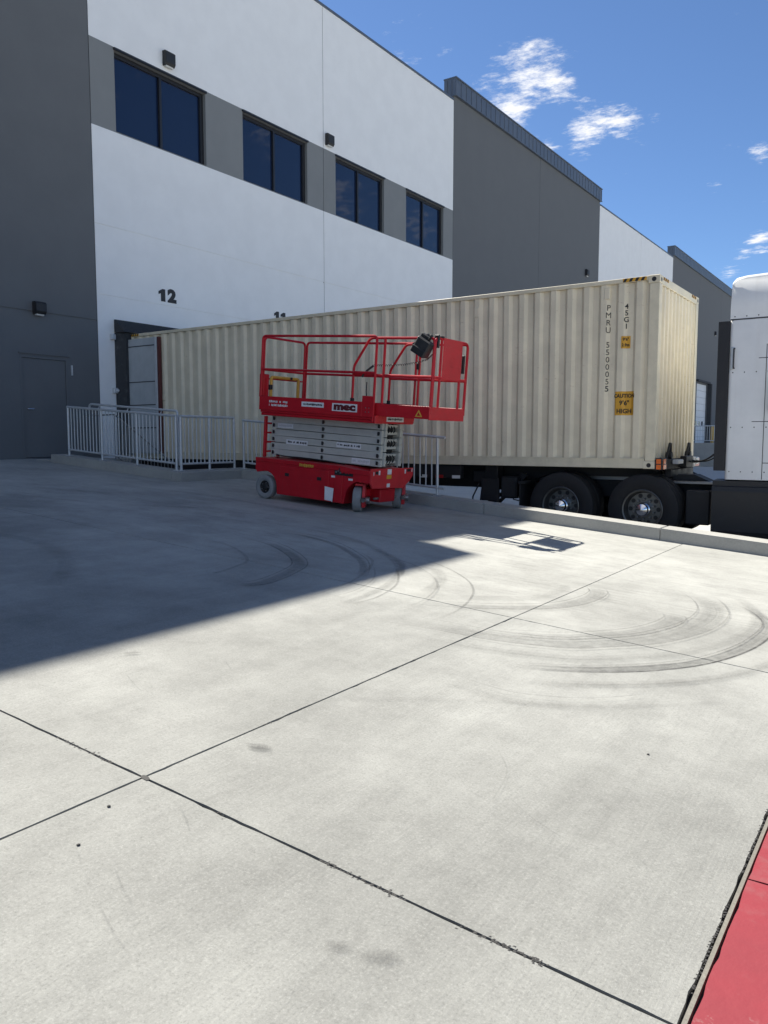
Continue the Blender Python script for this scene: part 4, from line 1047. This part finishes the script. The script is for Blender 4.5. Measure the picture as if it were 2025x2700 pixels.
for wv, sg in ((wf, 1), (wf2, 1)):
    s = MB(); s.prism([(-.10, -.11), (.12, -.11), (.14, .02), (.10, .20), (-.07, .20)], 'y', .075, .115); s.box(-.10, .10, -.04, .115, .201, .235, .006); s.cyl((0, .03, .235), (0, .03, .30), .035, 12)
    obj('steering_knuckle', s, 'red_lit', wv)
    s = MB(); s.cyl((.02, .115, -.01), (.02, .175, -.01), .055, 14); s.cyl((.12, .10, .02), (.20, .10, .0), .03, 10); obj('drive_motor', s, 'steel', wv, 40)
q = MB(); q.box(.86, .93, -.40, .40, .22, .33, .01); q.box(.70, 1.10, -.20, .20, .14, .34, .01); lobj('front_axle', q, 'red')
q = MB(); q.tube([(1.06, -.30, .20), (1.06, .34, .20)], .018, 8); lobj('tie_rod', q, 'steel', None, 40)
# scissor stack: six folded levels
AY = .285
lv = 6; z0 = .675; dzl = (1.325-.675)/lv
for k in range(lv):
    za = z0+k*dzl+.005; zb = z0+(k+1)*dzl-.005
    for s in (-1, 1):
        o0, o1 = sorted((s*AY, s*(AY-.055)))
        i0, i1 = sorted((s*(AY-.062), s*(AY-.115)))
        sgn = 1 if k % 2 == 0 else -1
        til = .0035*sgn
        q = MB(); q.prism([(-1.03, za+til), (1.12, za-til), (1.12, zb-til), (-1.03, zb+til)], 'y', o0, o1); lobj('scissor_arm', q, 'arm')
        q = MB(); q.prism([(-1.0, za-til), (1.14, za+til), (1.14, zb+til), (-1.0, zb-til)], 'y', i0, i1); lobj('scissor_arm', q, 'arm')
    for x in (-.98, .03, 1.07):
        q = MB(); zc_ = (za+zb)/2; q.cyl((x, -AY-.012, zc_), (x, AY+.012, zc_), .024, 12); pn = lobj('pivot_pin', q, 'steel')
        q = MB()
        for s in (-1, 1): q.box(x-.018, x+.02, *sorted((s*(AY+.012), s*(AY+.018))), zc_-.028, zc_+.028, .004)
        lobj('pin_cap', q, 'black', pn)
q = MB()
for k in range(lv):
    zc_ = z0+(k+.5)*dzl; q.box(1.02, 1.10, -AY+.12, AY-.12, zc_-.012, zc_+.03, .006)
lobj('cross_tube', q, 'arm')
q = MB(); q.cyl((1.05, -.12, .70), (1.05, .08, .70), .035, 14); q.cyl((-.5, 0, .78), (.7, 0, 1.15), .06, 14); lobj('lift_cylinder', q, 'steel', None, 40)
q = MB(); q.box(1.0, 1.02, -.16, .16, .68, 1.32); lobj('stack_shade', q, 'black')  # black sheet standing in for the shade between the folded arms
for k in range(3):
    q = MB(); y = -.09+.07*k
    q.tube(smooth3([(1.06, y, .68), (1.13, y+.02, .80), (1.04, y-.01, .90), (1.12, y+.03, 1.02), (1.05, y, 1.12), (1.12, y+.01, 1.22), (1.06, y, 1.32)]), .010, 6); lobj('hose', q, 'black', None, 50)
q = MB(); q.tube(smooth3([(-.9, -AY-.02, .70), (-.7, -AY-.03, .685), (-.3, -AY-.03, .69), (.2, -AY-.035, .682), (.5, -AY-.03, .66)]), .009, 6); lobj('cable', q, 'black', None, 50)
q = MB(); q.box(-1.085, -1.05, -.42, -.36, .645, 1.30, .005); q.box(-1.085, -1.05, -.1, -.04, .645, 1.30, .005)
for k in range(4): q.box(-1.08, -1.055, -.36, -.1, .72+.15*k, .75+.15*k)
lobj('ladder', q, 'red')
# platform deck and toe boards
PZ = 1.435
q = MB(); q.box(-1.05, 1.14, -.53, .53, 1.315, 1.36, .006); q.box(-1.06, 1.15, -.54, .54, 1.362, 1.43, .006); lobj('platform_deck', q, 'red')
q = MB(); q.box(1.151, 1.172, -.55, .47, 1.315, 1.43, .004); ef = lobj('deck_end', q, 'red_lit')
q = MB(); q.box(1.1725, 1.1745, -.26, .20, 1.345, 1.415); sk = lobj('sticker', q, 'label', ef)
def toe(x0, x1, ya, yb, z0, z1): q = MB(); q.box(x0, x1, ya, yb, z0, z1, .004); return q
lobj('toe_board', toe(-1.075, .925, -HW-.003, -HW+.012, 1.40, 1.615), 'red'); lobj('toe_board', toe(.927, 1.14, -HW-.006, -HW+.012, 1.40, 1.70), 'red')
lobj('toe_board', toe(-1.075, 1.14, HW-.012, HW+.003, 1.40, 1.615), 'red'); lobj('toe_board', toe(-1.08, -1.06, -HW+.014, HW-.014, 1.44, 1.60), 'red')
q = MB()
for bx in (1.0, 1.06):
    for bz in (1.47, 1.53): q.lathe((bx, -HW-.006, bz), (0, -1, 0), [(0, .009), (.006, .008)], 8)
lobj('bolt_heads', q, 'steel')
q = MB(); q.box(-1.09, -1.06, -HW+.0, -.36, 1.60, 1.96, .006); lobj('rear_post_plate', q, 'red')
EY = .49
q = MB(); q.box(.5, 2.03, -EY+.012, EY-.012, 1.445, 1.475); lobj('extension_deck', q, 'steel')
lobj('toe_board', toe(.80, 2.025, -EY-.004, -EY+.010, 1.425, 1.60), 'red'); lobj('toe_board', toe(.80, 2.025, EY-.010, EY+.004, 1.425, 1.60), 'red')
lobj('toe_board', toe(2.027, 2.045, -EY-.02, EY-.02, 1.415, 1.595), 'red_lit')
# guard rails
RT, RM, r1 = 2.545, 2.03, .019
def rail(name, pts, fr=.09, r=r1, m_='red'): q = MB(); q.tube(fillet(pts, fr), r, 8); return lobj(name, q, m_, None, 40)
for s in (-1, 1):
    y = s*(HW-.015)
    rail('guard_rail', [(-1.06, y, 1.42), (-1.06, y, RT), (1.12, y, RT), (1.12, y, 1.33)], .07)
    rail('mid_rail', [(-1.06, y, RM), (1.12, y, RM)])
    y = s*(EY-.012)
    rail('extension_rail', [(.69, y, 1.62), (.69, y, 2.12), (.96, y, RT-.02), (2.03, y, RT-.02), (2.03, y, 1.5)], .06)
    rail('extension_mid_rail', [(.69, y, RM-.03), (2.03, y, RM-.03)], r=.021)
    rail('post', [(1.22, y, 1.6), (1.22, y, RT-.02)])
    q = MB(); q.box(.665, .715, y-.02, y+.02, 1.60, 1.66, .004); lobj('rail_foot', q, 'black')
rail('end_rail', [(-1.065, -HW+.06, 1.6), (-1.065, -HW+.06, RT-.01), (-1.065, HW-.06, RT-.01), (-1.065, HW-.06, 1.6)], .09)
rail('end_mid_rail', [(-1.065, -HW+.06, RM), (-1.065, HW-.06, RM)]); rail('end_mid_rail', [(-1.065, -HW+.06, RM-.14), (-1.065, HW-.06, RM-.14)], r=.012)
for y in (-.40, .36): rail('gate_post', [(-1.06, y, 1.6), (-1.06, y, RM-.14)], r=.022)
rail('entry_gate', [(-1.03, -.345, 1.60), (-1.03, -.345, 1.92), (-1.03, .315, 1.92), (-1.03, .315, 1.60)], .035, .025, 'lemon')
q = MB(); q.box(-1.05, -1.0, -.39, -.33, 1.72, 1.80, .008); q.cyl((-1.0, .10, 1.92), (-.985, .10, 1.92), .022, 10); lobj('gate_latch', q, 'black')
rail('front_rail', [(2.035, -EY+.03, 1.58), (2.035, -EY+.03, RT-.01), (2.035, EY-.03, RT-.01), (2.035, EY-.03, 1.58)], .08)
rail('front_mid_rail', [(2.035, -EY+.03, 2.0), (2.035, EY-.03, 2.0)], r=.021)
for y in (-.29, .27): rail('front_post', [(2.035, y, 1.59), (2.035, y, RT-.02)])
q = MB(); q.box(2.050, 2.058, -.27, .255, 1.985, RT+.005, .003); fp = lobj('front_panel', q, 'red_lit')
q = MB()
for ring_, cnt in ((.085, 18), (.055, 12), (.028, 7)):
    for k in range(cnt):
        t_ = 2*math.pi*k/cnt; q.lathe((2.0585, math.cos(t_)*ring_-.005, 2.25+math.sin(t_)*ring_), (1, 0, 0), [(0, .0055), (.001, .0055)], 6)
lobj('dot_pattern', q, 'lampred', fp)
for bb in ((2.0, 2.07, -EY+.05, -EY+.09, 2.40, RT+.03), (2.0, 2.06, -.36, -.26, RT+.0, RT+.025), (2.02, 2.06, .33, .37, 2.1, 2.36)): q = MB(); q.box(*bb, .006); lobj('rail_clamp', q, 'black')
# stickers on the near side: marks too small to read are short dashes
def dashes(parent, x0, x1, zc_, y, h, seed, m_='ink', rows=1):
    rr_ = random.Random(seed); q = MB()
    for r_ in range(rows):
        x = x0; zz = zc_+(rows-1)*h*.8-r_*h*1.6
        while x < x1:
            w_ = rr_.uniform(.008, .03)
            if rr_.random() < .82: q.box(x, min(x1, x+w_), y-.001, y, zz-h*rr_.uniform(.3, .55), zz+h*rr_.uniform(.3, .55))
            x += w_+rr_.uniform(.003, .010)
    return lobj('lettering', q, m_, parent)
def side_sticker(x0, x1, z0, z1, y, seed, m_='label', ink='ink', rows=1):
    q = MB(); q.box(x0, x1, y-.0015, y, z0, z1); s = lobj('sticker', q, m_)
    if ink: dashes(s, x0+.02, x1-.02, (z0+z1)/2, y-.002, (z1-z0)*.42/rows, seed, ink, rows)
    return s
yt = -HW-.004
side_sticker(-.20, .23, 1.49, 1.565, yt, 1)
q = MB(); q.box(.39, .85, yt-.003, yt-.001, 1.455, 1.57); mk = lobj('maker_plate', q, 'label')
tm = text_mb('mec', .155, .010, .001).xf(Matrix.Translation((.62, yt-.0045, 1.522)) @ FACE_NY @ Matrix.Diagonal((1.5, .92, 1, 1))); lobj('lettering', tm, 'mecred', mk)
dashes(None, -.86, -.48, 1.51, yt-.001, .035, 5, 'label', 2)
ya = -AY-.001
side_sticker(-.90, -.58, 1.13, 1.20, ya, 7, 'label', 'galv'); side_sticker(-.71, -.27, .88, .955, ya, 8); side_sticker(.30, .76, .91, .985, ya, 9); side_sticker(.60, .94, .69, .775, ya, 10, 'label', 'galv')
yb = -HW-.0155
q = MB(); q.add([(.335, yb-.001, .325), (.505, yb-.001, .31), (.495, yb-.004, .10), (.465, yb-.001, .115), (.345, yb-.001, .12)], [(0, 1, 2, 3, 4)]); q.box(.338, .339, yb, yb+.001, .12, .32); pp = lobj('paper_sheet', q, 'paper')
side_sticker(.44, .51, .47, .50, -HW-.002, 11, 'label', None); side_sticker(.76, .84, .455, .485, -HW-.002, 12, 'label', None)
dashes(None, -.18, .10, .60, -HW-.0125, .05, 13, 'lemon')
dashes(ef, 0, 0.001, 1.38, -.5, .01, 14)
q = MB()
rr_ = random.Random(21); y = -.23
while y < .16:
    w_ = rr_.uniform(.012, .035); q.box(1.175, 1.176, y, y+w_, 1.38-rr_.uniform(.008, .018), 1.38+rr_.uniform(.008, .02)); y += w_+.008
lobj('lettering', q, 'ink', sk)
q = MB(); q.prism([(1.80, 1.45), (1.92, 1.45), (1.86, 1.55)], 'y', -EY-.006, -EY-.0045); wt = lobj('warning_triangle', q, 'lemon')
q = MB(); q.prism([(1.83, 1.465), (1.89, 1.465), (1.86, 1.515)], 'y', -EY-.0075, -EY-.0062); lobj('symbol', q, 'red', wt)

# platform control box hanging tilted on the near rail
cbx = thing('control_box', 'black control box hanging tilted from the red lift top rail', 'control box', (0, 0, 0))
Mx = Matrix.Translation((LX, LY, rz(LX))) @ Matrix.Rotation(math.atan(SL), 4, 'Y')
cbx.matrix_world = Mx @ Matrix.Translation((1.89, -EY-.03, 2.40)) @ Matrix.Rotation(R(28), 4, 'Y')
q = MB(); q.box(-.115, .115, -.09, .05, -.12, .11, .015); obj('housing', q, 'plastic', cbx)
q = MB(); q.box(-.115, .115, -.112, -.088, -.12, -.02, .01); q.prism([(-.13, .0), (-.155, -.03), (-.12, -.09), (-.11, .05)], 'y', -.06, .02); obj('guard', q, 'black', cbx)
q = MB(); q.tube(fillet([(-.02, .0, .10), (-.06, .0, .15), (-.04, .05, .17), (-.02, .06, .10)], .02), .016, 8); q.box(-.12, .03, -.03, .04, .09, .16, .01); obj('hook', q, 'black', cbx)
q = MB(); q.cyl((.03, -.02, .11), (.05, -.04, .17), .016, 10); q.lathe((.055, -.045, .175), (0, 0, 1), [(0, .01), (.012, .026), (.03, .022), (.038, .004)], 12); obj('joystick', q, 'black', cbx)
# coiled lead: helix along a sagging path, ends at a black plug
Mi = cbx.matrix_world.inverted()
path = [Vector(p) for p in ((1.98, -.42, 2.32), (1.88, -.40, 2.24), (1.70, -.36, 2.20), (1.45, -.34, 2.165), (1.2, -.36, 2.15), (1.0, -.42, 2.14))]
P3 = []
for i in range(len(path)-1):
    for k in range(40): t_ = k/40; P3.append(path[i].lerp(path[i+1], t_))
q = MB(); pts = []
for i, p_ in enumerate(P3): a = i*1.05; pts.append(Mi @ (Mx @ (p_+Vector((0, math.cos(a)*.012, math.sin(a)*.012)))))
q.tube(pts, .0045, 5); obj('coiled_lead', q, 'black', cbx, 60)
q = MB(); q.tube([Mi @ (Mx @ Vector(p)) for p in ((1.0, -.42, 2.14), (.92, -.47, 2.06), (.86, -.50, 1.97))], .016, 8); q.tube([Mi @ (Mx @ Vector(p)) for p in ((.93, -.47, 1.9), (.93, -.47, 1.78), (.95, -.48, 1.66))], .008, 6); obj('plug', q, 'black', cbx, 40)
q = MB(); q.box(-.02, .02, -.03, .03, -.05, .05, .006, mat=Mi @ Mx @ Matrix.Translation((1.21, .46, 2.2))); obj('socket', q, 'black', cbx)

# ================================================================== FAR LOADING RAMP
fr_ = struct_root('far_loading_ramp')
s_ = MB(); s_.prism([(XW+.01, -.2), (-7.6, -.2), (-7.6, 1.25), (XW+.01, 1.27)], 'y', 50.4, 85); obj('retaining_wall', s_, 'kerb', fr_)
s_ = MB(); s_.box(XW+.01, -7.4, 50.0, 50.4, -.2, 1.45, .02); obj('kerb_block', s_, 'kerb', fr_)
t = thing('railing', 'distant pale railing on the far loading ramp between container and cab', 'railing', (-15.6, 50.2, 1.45))
s_ = MB(); s_.tube([(0, 0, 1.0), (8.0, 0, 1.0)], .03, 8); obj('top_rail', s_, 'galv', t, 40)
s_ = MB(); s_.tube([(0, 0, .12), (8.0, 0, .12)], .025, 8); obj('bottom_rail', s_, 'galv', t, 40)
for k in range(5):
    s_ = MB(); s_.tube([(k*2, 0, 0), (k*2, 0, 1.0)], .03, 8); obj('post', s_, 'galv', t, 40)
pr = None
for k in range(1, 60):
    if k % 15 == 0: continue
    if pr is None: s_ = MB(); s_.tube([(0, 0, .12), (0, 0, 1.0)], .014, 5); pr = obj('baluster', s_, 'galv', t); pr.location = (8*k/60, 0, 0)
    else: like(pr, t, (8*k/60, 0, 0))
s_ = MB(); s_.lathe((-10.72, 51.2, 1.25), (0, 0, 1), [(0, .09), (1.1, .09), (1.17, .06), (1.19, .01)], 16); tag(obj('bollard', s_, 'lemon', None, 40), 'yellow bollard behind the distant railing beside the truck cab', 'bollard')
bpy.context.view_layer.update()
